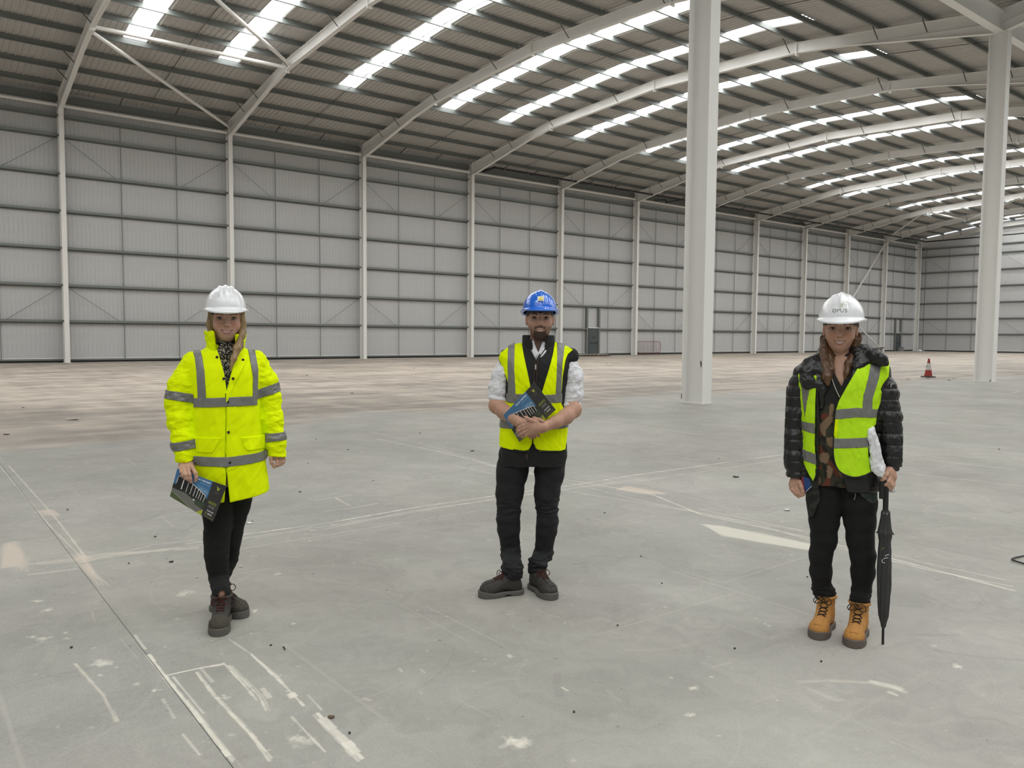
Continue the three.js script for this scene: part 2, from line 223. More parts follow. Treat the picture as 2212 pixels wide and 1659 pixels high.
// ---- black drain pipe under the eaves
{ const p = thing('drain_pipe', 'black drain pipe slung under the roof along the side wall', 'pipe'); const y = 12.97, x1 = XW + 1.5, zs = frameZ(3.09), ze = frameZ(10.75);
  part(p, 'pipe_run', rod([x1, y, zs], [x1, y, ze], 0.07, 10), M.black); part(p, 'pipe_return', rod([x1, y + 0.02, zs], [XW + 0.1, y - 0.02, zs], 0.07, 10), M.black); part(p, 'gable_run', rod([x1, y, ze], [XP - 1, y + 0.1, ze], 0.07, 10), M.black);
  part(p, 'elbow', new THREE.SphereGeometry(0.085, 10, 8).translate(x1, y, zs), M.black); part(p, 'elbow', new THREE.SphereGeometry(0.085, 10, 8).translate(x1, y, ze), M.black);
  const collar = new THREE.CylinderGeometry(0.085, 0.085, 0.05, 10).rotateX(Math.PI / 2); for (let z = zs - 0.8; z > ze; z -= 2.1) { part(p, 'collar', collar, M.galv).position.set(x1, y, z); if (Math.round((z - zs) / 2.1) % 2) part(p, 'hanger', rod([x1, y + 0.07, z], [x1, roofY(1.5) + 0.02, z], 0.012, 5), M.galvDark); }
  for (const f of [5.32, 7.8]) { const z = frameZ(f); part(p, 'branch', tube([[x1, y, z - 0.9], [XW + 0.9, y - 0.12, z - 0.3], [XW + 0.6, y - 0.2, z]], 0.045, 20, 6), M.black); part(p, 'outlet', tube([[XW + 0.6, y - 0.3, z], [XW + 0.6, y - 0.02, z], [XW + 0.55, y, z + 0.02], [XW + 0.1, y - 0.05, z + 0.9]], 0.045, 24, 6), M.black); } }
// ---- steel fire doors in the side wall
function fireDoor(name, fz, label) {
  const d = thing(name, label, null, null, [XSHEET + 0.19, 0, fz], 0, 'structure'); const dark = std(lin(0.07, 0.085, 0.085), 0.5), frame = M.galvDark;
  part(d, 'leaf', box(0.05, 2.02, 0.96, 0.02, 1.06, 0), dark); part(d, 'upper_panel', box(0.012, 0.9, 0.8, 0.05, 1.5, 0), dark); part(d, 'lower_panel', box(0.012, 0.8, 0.8, 0.05, 0.55, 0), dark);
  for (const s of [-1, 1]) { part(d, 'frame_post', box(0.1, 2.15, 0.07, 0.02, 1.08, s * 0.52), frame); part(d, 'trimmer', box(0.2, 3.8, 0.14, -0.05, 1.9, s * 0.66), M.galv); }
  part(d, 'frame_head', box(0.1, 0.08, 1.1, 0.02, 2.12, 0), frame); part(d, 'lintel', box(0.2, 0.06, 1.18, -0.04, 2.2, 0), M.steel); part(d, 'push_bar', rod([0.1, 1.0, -0.4], [0.1, 1.0, 0.4], 0.022, 8), frame); part(d, 'latch', box(0.06, 0.18, 0.06, 0.08, 1.02, -0.38), frame);
  part(d, 'sign', box(0.006, 0.09, 0.42, 0.06, 1.42, 0), std(lin(0.03, 0.04, 0.04), 0.5));
  return d; }
fireDoor('door_1', frameZ(4.46), 'dark grey steel fire door between the column behind the man and the red barrier');
fireDoor('door_2', frameZ(10.52), 'dark grey steel fire door next to the far corner of the shed');
// ---------------------------------------------------------------- concrete floor: slabs between joints, marks taken from the photograph and laid on the ground plane
const pxl = list => list.map(([x, y]) => { const p = onFloor(x, y); return [p.x, p.z]; });
const PALE = '216,208,194', CHALK = '228,223,210', DARKM = '92,86,78';
const strokes = []; // {pts, w (metres), c, a}
const line = (w, a, ...pts) => strokes.push({ pts: pxl(pts), w, a, c: PALE });
const bright = (w, a, ...pts) => strokes.push({ pts: pxl(pts), w, a, c: CHALK });
line(.012, .5, [0, 1008], [104, 1135], [177, 1208], [226, 1271]); line(.016, .55, [19, 1005], [76, 1068], [117, 1113], [158, 1166], [190, 1208]);
line(.05, .4, [51, 1220], [152, 1208], [221, 1198], [316, 1192], [440, 1182]); line(.02, .6, [60, 1242], [190, 1226]); line(.02, .35, [175, 1215], [330, 1176], [440, 1165]);
bright(.022, .75, [400, 1176], [525, 1155], [700, 1131], [905, 1095], [1071, 1071], [1260, 1045], [1371, 1026], [1517, 1006], [1698, 981], [1850, 962]);
bright(.012, .65, [525, 1162], [700, 1143], [891, 1103], [1071, 1080], [1250, 1053], [1402, 1036], [1698, 991]); line(.015, .35, [525, 1185], [700, 1157], [877, 1128], [1071, 1098]);
line(.06, .25, [100, 1216], [400, 1180], [700, 1136], [1071, 1076], [1400, 1030]);
bright(.012, .6, [777, 928], [905, 956], [1071, 1006], [1221, 1040], [1382, 1081], [1653, 1137], [1749, 1167], [2005, 1231], [2212, 1272]);
bright(.02, .6, [813, 948], [960, 978], [1071, 1008], [1221, 1036], [1402, 1066], [1512, 1111], [1749, 1162], [1928, 1208], [2212, 1282]);
line(.03, .35, [983, 1005], [1049, 1020], [1200, 1056], [1500, 1105], [1750, 1150]); line(.02, .5, [999, 1002], [1033, 999], [1075, 996]); line(.02, .4, [1512, 1100], [1749, 1150], [2000, 1216], [2212, 1262]);
line(.025, .4, [1241, 903], [1452, 930], [1698, 968]); line(.03, .45, [1945, 986], [2212, 1016]); line(.02, .45, [2010, 996], [2212, 1018]); line(.05, .2, [1950, 1021], [2212, 1051]); line(.05, .3, [1341, 1056], [1452, 1069]);
line(.015, .4, [680, 1080], [770, 1068]); line(.03, .4, [725, 1074], [762, 1095]); line(.02, .5, [700, 1104], [760, 1098], [828, 1085]);
bright(.018, .85, [320, 1413], [345, 1446], [361, 1467], [400, 1514], [445, 1573], [512, 1659]); bright(.012, .5, [290, 1372], [320, 1411]);
bright(.022, .8, [361, 1459], [434, 1443], [515, 1429]); bright(.013, .7, [423, 1451], [461, 1502], [539, 1582], [600, 1651]); bright(.026, .7, [426, 1445], [461, 1486]);
bright(.013, .7, [480, 1432], [520, 1475], [580, 1546]); bright(.012, .65, [496, 1437], [564, 1505], [583, 1546]); bright(.01, .5, [494, 1380], [542, 1413], [600, 1462], [619, 1485]); bright(.012, .5, [369, 1462], [445, 1554]); bright(.012, .5, [350, 1510], [385, 1565]); bright(.01, .5, [396, 1584], [445, 1643]);
line(.012, .7, [165, 1432], [228, 1502], [263, 1570]); bright(.012, .7, [541, 1413], [619, 1485], [666, 1535]); bright(.035, .8, [630, 1498], [646, 1516]); bright(.035, .85, [677, 1545], [699, 1568], [740, 1608], [788, 1660]); bright(.025, .6, [569, 1482], [594, 1515]); bright(.011, .6, [633, 1548], [721, 1640]); bright(.012, .6, [500, 1540], [539, 1582], [594, 1656]); bright(.01, .5, [665, 1500], [707, 1545]);
line(.02, .35, [1719, 1474], [1790, 1470], [1870, 1474], [1930, 1487], [1972, 1504]); bright(.03, .5, [1880, 1474], [1930, 1484], [1978, 1504]); bright(.03, .45, [1915, 1490], [1960, 1507]); line(.03, .25, [1740, 1486], [1800, 1512], [1835, 1505]);
bright(.02, .6, [1095, 1414], [1112, 1426]); bright(.014, .5, [1213, 1485], [1243, 1503]); line(.012, .4, [860, 1442], [875, 1460]); line(.012, .35, [910, 1446], [930, 1464]); line(.015, .35, [785, 1508], [820, 1520]);
const blobs = [[220, 1434, .075], [92, 1380, .045], [72, 1375, .03], [102, 1318, .04], [141, 1367, .02], [144, 1379, .022], [336, 1491, .022], [217, 1459, .02], [81, 1299, .035], [647, 1598, .06], [395, 1283, .07], [1120, 1605, .07], [1104, 1598, .04], [482, 1507, .03], [550, 1320, .03], [295, 1478, .02], [600, 1240, .03], [1500, 1486, .03], [2070, 1440, .04], [1490, 1545, .03]].map(([x, y, r]) => { const p = onFloor(x, y); return [p.x, p.z, r]; });
const patches = [[[0, 1175], [30, 1170], [46, 1190], [55, 1210], [48, 1238], [30, 1224], [0, 1228]], [[79, 1105], [118, 1100], [131, 1113], [110, 1116]], [[1512, 1132], [1560, 1137], [1640, 1152], [1749, 1175], [1790, 1186], [1740, 1189], [1640, 1172], [1560, 1156]], [[160, 1195], [190, 1206], [170, 1222], [192, 1215], [226, 1270], [180, 1240]], [[1332, 1056], [1350, 1050], [1440, 1066], [1400, 1068]]].map(pxl);
function floorTexture(x0, x1, z0, z1, W, H, brown) {
  const cv = document.createElement('canvas'); cv.width = W; cv.height = H; const cx = cv.getContext('2d'), im = cx.createImageData(W, H), D = im.data;
  const st = 4, gw = Math.ceil(W / st) + 2, gh = Math.ceil(H / st) + 2, grid = new Float32Array(gw * gh * 3);
  for (let j = 0; j < gh; j++) for (let i = 0; i < gw; i++) { const x = x0 + (x1 - x0) * i * st / W, z = z0 + (z1 - z0) * j * st / H, k = (j * gw + i) * 3;
    const wob = fbm2(x * .13 + 40, z * .13, 3), dirt = clamp(sstep(-12.6, -14.5, x + wob * 3), 0, 1) * brown;
    const big = fbm2(x * .22, z * .22, 4), mid = fbm2(x * 1.1 + 9, z * 1.1, 4), swirl = fbm2(x * 2.3 + mid * 2.4, z * 2.3 - mid * 2.4 + 5, 4), streak = fbm2(x * .9 + 3, z * .09, 3), streak2 = fbm2(x * .12, z * 1.1 + 30, 3);
    let L = 160 + big * 17 + mid * 9 + swirl * 9, r = 1.012, g = 1.0, b = .955; r += .012 * fbm2(x * .3 + 90, z * .3, 3); b -= .014 * fbm2(x * .35 - 60, z * .35, 3);
    if (dirt > 0) { const near = sstep(-24, -13, x), t = clamp(.62 - .42 * near * (.7 + .6 * wob) + streak * .7 + big * .5 + streak2 * .3 + mid * .25, 0, 1); L = lerp(L, 132 + 50 * t + mid * 8 + swirl * 6, dirt); r = lerp(r, 1.055, dirt); g = lerp(g, .99, dirt); b = lerp(b, .915, dirt); }
    grid[k] = L * r; grid[k + 1] = L * g; grid[k + 2] = L * b; }
  const R = rng(Math.round(x0 * 31 + z0 * 17 + 999)); const speck = new Uint8Array(65536); for (let i = 0; i < 65536; i++) speck[i] = R() * 255;
  for (let j = 0; j < H; j++) { const gy = Math.floor(j / st), fy = (j % st) / st; for (let i = 0; i < W; i++) { const gx = Math.floor(i / st), fx = (i % st) / st, a = (gy * gw + gx) * 3, o = (j * W + i) * 4, n = (speck[(i * 7 + j * 911 + ((i * j) >> 3)) & 65535] - 127) * .05;
    for (let c = 0; c < 3; c++) D[o + c] = n + (grid[a + c] * (1 - fx) + grid[a + 3 + c] * fx) * (1 - fy) + (grid[a + gw * 3 + c] * (1 - fx) + grid[a + gw * 3 + 3 + c] * fx) * fy; D[o + 3] = 255; } }
  cx.putImageData(im, 0, 0);
  const sx = W / (x1 - x0), sz = H / (z1 - z0), X = x => (x - x0) * sx, Y = z => (z - z0) * sz; cx.lineJoin = 'round';
  const poly = (pts, jit, seed) => { const Q = rng(seed); cx.beginPath(); pts.forEach(([x, z], i) => { const u = X(x + (Q() - .5) * jit), v = Y(z + (Q() - .5) * jit); i ? cx.lineTo(u, v) : cx.moveTo(u, v); }); };
  const near = (pts, m) => pts.some(([x, z]) => x > x0 - m && x < x1 + m && z > z0 - m && z < z1 + m);
  // faint trowel swirls and scrapes over the whole slab
  const Q = rng(Math.round((x1 + z1) * 100) + 5000); const area = (x1 - x0) * (z1 - z0), nsw = Math.min(900, area * 5);
  for (let i = 0; i < nsw; i++) { const x = lerp(x0, x1, Q()), z = lerp(z0, z1, Q()), a0 = Q() * 6.28, rr = .1 + Q() * .9, sp = .2 + Q() * .8; cx.beginPath(); cx.ellipse(X(x), Y(z), rr * sx, rr * sz * (.6 + Q() * .4), Q() * 3, a0, a0 + sp); cx.lineWidth = Math.max(.7, (.006 + Q() * .04) * sx); cx.strokeStyle = `rgba(${Q() < .7 ? PALE : DARKM},${.03 + Q() * .09})`; cx.stroke(); }
  const nst = Math.min(500, area * 3); for (let i = 0; i < nst; i++) { const x = lerp(x0, x1, Q()), z = lerp(z0, z1, Q()), l = .1 + Q() * Q() * 2.2, along = Q() < .5; cx.beginPath(); cx.moveTo(X(x), Y(z)); cx.lineTo(X(x + (along ? (Q() - .5) * .06 : l)), Y(z + (along ? l : (Q() - .5) * .06))); cx.lineWidth = Math.max(.6, (.004 + Q() * .014) * sx); cx.strokeStyle = `rgba(${PALE},${.05 + Q() * .2})`; cx.stroke(); }
  const nsp = Math.min(2500, area * 26); for (let i = 0; i < nsp; i++) { const x = lerp(x0, x1, Q()), z = lerp(z0, z1, Q()), r = .003 + Q() * Q() * .014; cx.beginPath(); cx.ellipse(X(x), Y(z), Math.max(.5, r * sx), Math.max(.5, r * sz * (.4 + Q() * .6)), Q() * 3, 0, 6.3); cx.fillStyle = `rgba(${Q() < .75 ? CHALK : DARKM},${.15 + Q() * .4})`; cx.fill(); }
  // the marks seen in the photograph: broken, uneven strokes
  strokes.forEach((s, k) => { if (!near(s.pts, 6)) return; const n = 3; for (let t = 0; t < n; t++) { const P = [], Z = rng(k * 31 + t); for (let i = 0; i < s.pts.length - 1; i++) { const [ax, az] = s.pts[i], [bx, bz] = s.pts[i + 1], m = Math.max(2, Math.ceil(Math.hypot(bx - ax, bz - az) / .06)); for (let q = 0; q < m; q++) P.push([lerp(ax, bx, q / m), lerp(az, bz, q / m)]); } const off = (Z() - .5) * s.w * 1.2, offz = (Z() - .5) * s.w * 1.2; let on = true, run = 0;
    for (let i = 0; i + 1 < P.length; i++) { if (run-- <= 0) { on = Z() < (t ? .55 : .93); run = 2 + Math.floor(Z() * 9); } if (!on) continue; cx.beginPath(); cx.moveTo(X(P[i][0] + off), Y(P[i][1] + offz)); cx.lineTo(X(P[i + 1][0] + off), Y(P[i + 1][1] + offz)); cx.lineWidth = Math.max(.7, s.w * (t ? .6 : .95) * (.5 + Z() * .8) * sx); cx.strokeStyle = `rgba(${s.c},${Math.min(.95, s.a * (t ? .8 : 1.25) * (.65 + Z() * .35))})`; cx.stroke(); } } });
  patches.forEach((p, k) => { if (!near(p, 3)) return; for (let t = 0; t < 4; t++) { poly(p, .05 + t * .02, k * 7 + t); cx.closePath(); cx.fillStyle = `rgba(${k === 2 ? CHALK : '216,202,186'},.26)`; cx.fill(); } });
  blobs.forEach(([x, z, r], k) => { const Z = rng(k + 77); for (let t = 0; t < 16; t++) { const a = Z() * 6.3, d = r * Z() * .9; cx.beginPath(); cx.ellipse(X(x + Math.cos(a) * d), Y(z + Math.sin(a) * d), r * (.1 + Z() * .4) * sx, r * (.1 + Z() * .3) * sz, Z() * 3, 0, 6.3); cx.fillStyle = `rgba(${CHALK},${.12 + Z() * .3})`; cx.fill(); } });
  const t = new THREE.CanvasTexture(cv); t.colorSpace = THREE.SRGBColorSpace; t.magFilter = THREE.LinearFilter; return t;
}
const bumpTex = grainTexture(512, (u, v, i, j) => { const a = u * 6.2832, b = v * 6.2832, n = 128 + 60 * noise3(Math.cos(a) * 9, Math.sin(a) * 9, Math.cos(b) * 9 + Math.sin(b) * 14) + 30 * ((i * 7919 + j * 104729) % 97 / 97 - .5); return [n, n, n]; }, false); bumpTex.repeat.set(5, 5);
const floor = thing('floor', 'power-floated grey concrete floor with pale scrapes, joints and brown dust', null, null, [0, 0, 0], 0, 'structure');
part(floor, 'sub_base', box(XR - XW + 3, 0.1, ZBACK - ZEND + 2, (XR + XW) / 2, -0.16, (ZBACK + ZEND) / 2), std(lin(.03, .028, .026), .9));
const JX = -12.2, JM = -6.0, JZ = -0.92, FX1 = XR + 1, FZ0 = ZEND - .3, FZ1 = ZBACK + .3, FX0 = XSHEET - .1;
for (const [x0, x1, z0, z1, W, H, brown] of [
  [JX, JM, -6.2, JZ, 1536, 1310, 0], [JM, .2, -6.2, JZ, 1536, 1310, 0], [JX, JM, -11.5, -6.2, 1280, 1100, 0], [JM, .2, -11.5, -6.2, 1280, 1100, 0], [JX, .2, JZ, 4.4, 2048, 880, 0],
  [JX, .2, -24, -11.5, 1800, 1800, 0], [JX, FX1, FZ0, -24, 900, 2000, 0], [.2, FX1, -24, FZ1, 700, 1300, 0], [JX, .2, 4.4, FZ1, 400, 400, 0], [FX0, JX, -45, FZ1, 2040, 2048, 1], [FX0, JX, FZ0, -45, 1200, 1800, 1]]) {
  const g = .0016, w = x1 - x0 - 2 * g, d = z1 - z0 - 2 * g, m = new THREE.MeshStandardMaterial({ map: floorTexture(x0, x1, z0, z1, W, H, brown), roughness: .62, bumpMap: bumpTex, bumpScale: .0006 });
  part(floor, 'slab', box(w, .12, d, (x0 + x1) / 2, -.06, (z0 + z1) / 2), m);
}
// ---------------------------------------------------------------- things on the floor and along the wall
const gp = (x, y) => { const p = onFloor(x, y); return [p.x, 0, p.z]; };
// traffic cone
{ const [x, , z] = gp(2005, 815); const c = thing('traffic_cone', 'red traffic cone with a dirty white sleeve on black feet', 'traffic cone', null, [x, 0, z], .4);
  const red = std(lin(.30, .025, .018), .55), white = std(lin(.55, .53, .50), .6); const cone = (r0, r1, y0, y1) => new THREE.CylinderGeometry(r1, r0, y1 - y0, 28, 1).translate(0, (y0 + y1) / 2, 0);
  const H = .76, R = y => lerp(.155, .03, (y - .04) / (H - .04)); part(c, 'foot_plate', new THREE.CylinderGeometry(.26, .29, .05, 8).translate(0, .025, 0), M.black);
  part(c, 'lower_cone', cone(R(.04), R(.3), .04, .3), red); part(c, 'sleeve', cone(R(.3) + .004, R(.58) + .004, .3, .58), white); part(c, 'upper_cone', cone(R(.58), R(H), .58, H), red); part(c, 'rim', new THREE.TorusGeometry(.03, .008, 6, 16).rotateX(Math.PI / 2).translate(0, H, 0), red);
  const mk = new THREE.TorusGeometry(.035, .008, 5, 10, 4.2).translate(0, .44, R(.44) + .002); part(c, 'scrawled_mark', mk, M.black).rotation.y = -.75; }
// red barrier against the wall
{ const a = onPlaneX(1374, 765, XW - .1), b = onPlaneX(1425, 765, XW - .1), L = a.z - b.z, bar = thing('crowd_barrier', 'rusty red crowd control barrier standing against the side wall', 'barrier', null, [XW - .05, 0, a.z]); const rust = std(lin(.24, .07, .05), .6), r = .022;
  const rr = (x0, x1, y0, y1, q) => { const pts = []; for (const [cx, cy, s] of [[x1 - q, y1 - q, 0], [x0 + q, y1 - q, 1], [x0 + q, y0 + q, 2], [x1 - q, y0 + q, 3]]) for (let k = 0; k <= 4; k++) { const t = (s + k / 4) * Math.PI / 2; pts.push([0, cy + q * Math.sin(t), -(cx + q * Math.cos(t))]); } return pts; };
  part(bar, 'frame', tube(rr(.03, L, .2, 1.1, .16), r, 120, 8, true), rust); for (let k = 1; k < 20; k++) part(bar, 'upright_bar', rod([0, .22, -L * k / 20], [0, 1.08, -L * k / 20], .008, 6), rust);
  for (const f of [.14, .86]) { part(bar, 'foot', tube([[-.22, .01, -L * f], [-.05, .06, -L * f], [0, .2, -L * f], [.05, .06, -L * f], [.25, .01, -L * f]], .016, 24, 6), rust); } part(bar, 'loose_strap', tube([[.03, 1.08, -L * .7], [.04, .7, -L * .76], [.04, .35, -L * .82]], .008, 16, 5), std(lin(.25, .2, .1), .7)); }
// timber and board stack by the fire door
{ const [x, , z] = gp(1262, 769.5); const t = thing('timber_stack', 'low stack of timber battens under pale boards by the fire door', 'timber stack', null, [x + .2, 0, z]); const wood = std(lin(.16, .11, .075), .8), pale = std(lin(.6, .58, .55), .6), R = rng(5);
  for (let k = 0; k < 3; k++) part(t, 'batten', box(.1, .07, 4.2, -.3 + k * .32, .035, -.1), wood); for (let k = 0; k < 9; k++) part(t, 'cross_batten', box(.9, .06, .1, 0, .1, 1.8 - k * .46 + R() * .1), wood); for (let k = 0; k < 3; k++) part(t, 'board', box(.75, .02, 1.25, R() * .1 - .05, .14 + k * .001, 1.2 - k * 1.3), k === 1 ? std(lin(.4, .38, .35), .7) : pale); }
// rubbish by the far corner
{ const x = XW + .6, z = onPlaneX(1890, 758, XW + .6).z; const d = thing('rubble_heap', 'heap of grey offcuts and wrapping under the diagonal wall brace', 'rubble', null, [x, 0, z]); const R = rng(9), m = [std(lin(.3, .3, .29), .8), std(lin(.5, .49, .46), .8), std(lin(.07, .07, .07), .8)]; for (let k = 0; k < 16; k++) { const g = box(.2 + R() * .5, .04 + R() * .18, .2 + R() * .5).toNonIndexed(); g.rotateY(R() * 3); g.rotateZ((R() - .5) * .6); g.translate((R() - .5) * .3, .12 + R() * .2 * (k > 8 ? 2 : .5), (R() - .5) * 2.6); part(d, 'offcut', g, m[k % 3]); } }
{ const x = XW + .3, z = onPlaneX(1952, 757, XW + .3).z + .6; const d = thing('cardboard_carton', 'small grey carton beside the far fire door', 'carton', null, [x, 0, z]); part(d, 'body', box(.4, .45, .5, 0, .225, 0), std(lin(.25, .25, .26), .8)); part(d, 'lid', box(.44, .06, .54, 0, .47, 0), std(lin(.18, .18, .19), .8)); }
{ const x = XW + .75, z = ZEND + 1.6; const d = thing('foam_board', 'pale sheet of board lying flat by the corner column', 'board', null, [x, 0, z], .1); part(d, 'sheet', box(.8, .05, 1.7, 0, .03, 0), std(lin(.6, .59, .56), .7)); part(d, 'upper_sheet', box(.5, .04, .8, .1, .075, .2), std(lin(.65, .64, .6), .7)); }
// cable at the edge of the floor
{ const P = (x, y) => { const p = onFloor(x, y); return [p.x, .012, p.z]; }; single('cable_offcut', tube([P(2260, 1196), P(2212, 1204), P(2190, 1209), P(2186, 1212), P(2195, 1216), P(2215, 1222), P(2260, 1236)], .006, 60, 7), M.black, 'thin black cable bent back on itself on the floor', 'cable'); }
// litter
const paperM = std(lin(.72, .70, .66), .8), brownM = std(lin(.13, .085, .05), .85), darkM = std(lin(.05, .045, .04), .85), orangeM = std(lin(.5, .3, .2), .7);
function scrap(px, py, wpx, hpx, mat, name, label, cat, group, seed) { const c = onFloor(px, py), R = rng(seed), e = onFloor(px + wpx / 2, py), w = Math.max(.012, 2 * Math.hypot(e.x - c.x, e.z - c.z) * .8), n = 7; // crumpled flake with its own thickness
  const P = []; const d = Math.max(.015, Math.min(w, w * .55 + R() * .02)); const top = [], bot = []; for (let k = 0; k < n; k++) { const a = k / n * 6.283, q = .6 + R() * .4; const x = Math.cos(a) * w / 2 * q, z = Math.sin(a) * d / 2 * q, y = .003 + R() * Math.min(.02, w * .14); top.push([x, y + .003, z]); bot.push([x, Math.max(.001, y - .002), z]); }
  const ct = [0, .004 + R() * Math.min(.02, w * .1), 0], cb = [0, .001, 0], V = []; for (let k = 0; k < n; k++) { const m = (k + 1) % n; V.push(...ct, ...top[m], ...top[k], ...cb, ...bot[k], ...bot[m], ...top[k], ...top[m], ...bot[m], ...top[k], ...bot[m], ...bot[k]); }
  const g = new THREE.BufferGeometry(); g.setAttribute('position', new THREE.Float32BufferAttribute(V, 3)); g.computeVertexNormals(); const m = single(name, g, mat, label, cat, group); m.position.set(c.x, 0, c.z); m.rotation.y = YAW; return m; }
scrap(159, 907, 48, 4, paperM, 'paper_scrap', 'long torn strip of white paper on the brown dusty floor', 'paper', null, 1);
scrap(1700, 1103, 24, 5, paperM, 'paper_scrap', 'curled white paper scrap on the floor beside the umbrella woman', 'paper', null, 2);
scrap(2197, 849, 32, 4, paperM, 'paper_scrap', 'flat white paper strip past the second pillar', 'paper', null, 3);
scrap(540, 1131, 18, 7, paperM, 'paper_scrap', 'crumpled white wrapper behind the yellow coat woman', 'paper', null, 4);
scrap(1557, 827, 10, 3, paperM, 'paper_scrap', 'small white flake near the gashed pillar', 'paper', null, 5);
scrap(717, 1551, 24, 12, brownM, 'dry_leaf', 'brown crumpled leaf beside the broad chalk line', 'leaf', null, 6);
scrap(1962, 820, 14, 3, orangeM, 'plastic_flake', 'pale orange flake next to the traffic cone', 'litter', null, 7);
scrap(2003, 817, 12, 8, std(lin(.75, .6, .5), .7), 'foam_lump', 'pale lump of foam leaning on the cone foot', 'litter', null, 8);
scrap(14, 939, 20, 4, brownM, 'bark_chip', 'brown wood splinter on the dusty floor', 'litter', null, 9);
let seed = 20; for (const [x, y, w] of [[426, 1248, 8], [520, 1225, 9], [53, 1087, 5], [940, 799, 8], [838, 1030, 4], [770, 1013, 5]]) scrap(x, y, w, 3, paperM, 'paper_flake', 'tiny white flake lying on the grey concrete', 'paper', 'tiny white flakes', seed++);
for (const [x, y, w] of [[370, 1215, 14], [146, 1102, 8], [278, 1218, 6], [663, 811, 9], [760, 850, 10], [894, 796, 6], [665, 1001, 4], [752, 972, 6], [648, 1063, 8], [683, 949, 5], [907, 936, 6], [1020, 975, 12], [806, 1039, 4], [1385, 1203, 5], [1744, 1247, 4], [1774, 1430, 5], [613, 1400, 6], [615, 1404, 4], [154, 1400, 9], [585, 1395, 4], [1587, 1402, 5], [1240, 1539, 4], [755, 1585, 4], [1306, 1109, 6], [1590, 1031, 26], [1553, 992, 5], [2060, 818, 8], [2050, 822, 10], [50, 881, 10], [335, 1160, 8], [545, 1127, 6], [1430, 1261, 4], [1334, 1352, 5], [1275, 798, 5], [1312, 786, 5], [2158, 971, 6], [1935, 766, 4]]) scrap(x, y, w, 3, darkM, 'dirt_chip', 'small dark chip of dirt on the concrete floor', 'litter', 'dark dirt chips', seed++);
// ---------------------------------------------------------------- modelling people: distance fields meshed by surface nets
const smin = (a, b, k) => { const h = Math.max(k - Math.abs(a - b), 0) / k; return Math.min(a, b) - h * h * k * .25; };
const smax = (a, b, k) => -smin(-a, -b, k);
const ell = (x, y, z, cx, cy, cz, rx, ry, rz) => { x -= cx; y -= cy; z -= cz; const k0 = Math.hypot(x / rx, y / ry, z / rz), k1 = Math.hypot(x / rx / rx, y / ry / ry, z / rz / rz); return k1 < 1e-9 ? -Math.min(rx, ry, rz) : k0 * (k0 - 1) / k1; };
const cap = (x, y, z, a, b) => { const bx = b[0] - a[0], by = b[1] - a[1], bz = b[2] - a[2], px = x - a[0], py = y - a[1], pz = z - a[2]; const t = clamp((px * bx + py * by + pz * bz) / (bx * bx + by * by + bz * bz + 1e-12), 0, 1); return Math.hypot(px - t * bx, py - t * by, pz - t * bz) - lerp(a[3], b[3], t); };
function chainF(pts, k = .015) { return (x, y, z) => { let d = cap(x, y, z, pts[0], pts[1]); for (let i = 1; i < pts.length - 1; i++) d = smin(d, cap(x, y, z, pts[i], pts[i + 1]), k); return d; }; }
function unionF(list, k = .02) { return (x, y, z) => { let d = list[0](x, y, z); for (let i = 1; i < list.length; i++) d = smin(d, list[i](x, y, z), k); return d; }; }
function polyF(pts) { const n = pts.length; return (x, y) => { let d = 1e9, s = 1; for (let i = 0, j = n - 1; i < n; j = i++) { const ex = pts[j][0] - pts[i][0], ey = pts[j][1] - pts[i][1], wx = x - pts[i][0], wy = y - pts[i][1], t = clamp((wx * ex + wy * ey) / (ex * ex + ey * ey + 1e-12), 0, 1), bx = wx - ex * t, by = wy - ey * t; d = Math.min(d, bx * bx + by * by); const c1 = y >= pts[i][1], c2 = y < pts[j][1], c3 = ex * wy > ey * wx; if ((c1 && c2 && c3) || (!c1 && !c2 && !c3)) s = -s; } return s * Math.sqrt(d); }; }
function loftF(rows, n = 2.5) { // rows: [y, xl, xr, zc, depth], any order; closed body of superellipse slices
  rows = rows.slice().sort((a, b) => a[0] - b[0]); const N = rows.length, y0 = rows[0][0], y1 = rows[N - 1][0], tmp = [0, 0, 0, 0];
  return (x, y, z) => { const yc = clamp(y, y0, y1); let i = 0; while (i < N - 2 && yc > rows[i + 1][0]) i++; const a = rows[i], b = rows[i + 1], p = rows[Math.max(0, i - 1)], q = rows[Math.min(N - 1, i + 2)], t = (yc - a[0]) / (b[0] - a[0]), t2 = t * t, t3 = t2 * t;
    for (let c = 1; c < 5; c++) { const m0 = i ? (b[c] - p[c]) / (b[0] - p[0]) * (b[0] - a[0]) : b[c] - a[c], m1 = i < N - 2 ? (q[c] - a[c]) / (q[0] - a[0]) * (b[0] - a[0]) : b[c] - a[c]; tmp[c - 1] = (2 * t3 - 3 * t2 + 1) * a[c] + (t3 - 2 * t2 + t) * m0 + (-2 * t3 + 3 * t2) * b[c] + (t3 - t2) * m1; }
    const cx = (tmp[0] + tmp[1]) / 2, w = Math.max(.01, (tmp[1] - tmp[0]) / 2), d = Math.max(.01, tmp[3]); const dx = x - cx, dz = z - tmp[2], r = Math.hypot(dx, dz), k = Math.pow(Math.pow(Math.abs(dx) / w, n) + Math.pow(Math.abs(dz) / d, n), 1 / n); let dd = k < 1e-4 ? -Math.min(w, d) : r * (1 - 1 / k); dd = Math.max(dd, -Math.min(w, d)); const dy = Math.max(y0 - y, y - y1); return dy > 0 ? Math.hypot(Math.max(dd, 0), dy) : Math.max(dd, dy); }; }
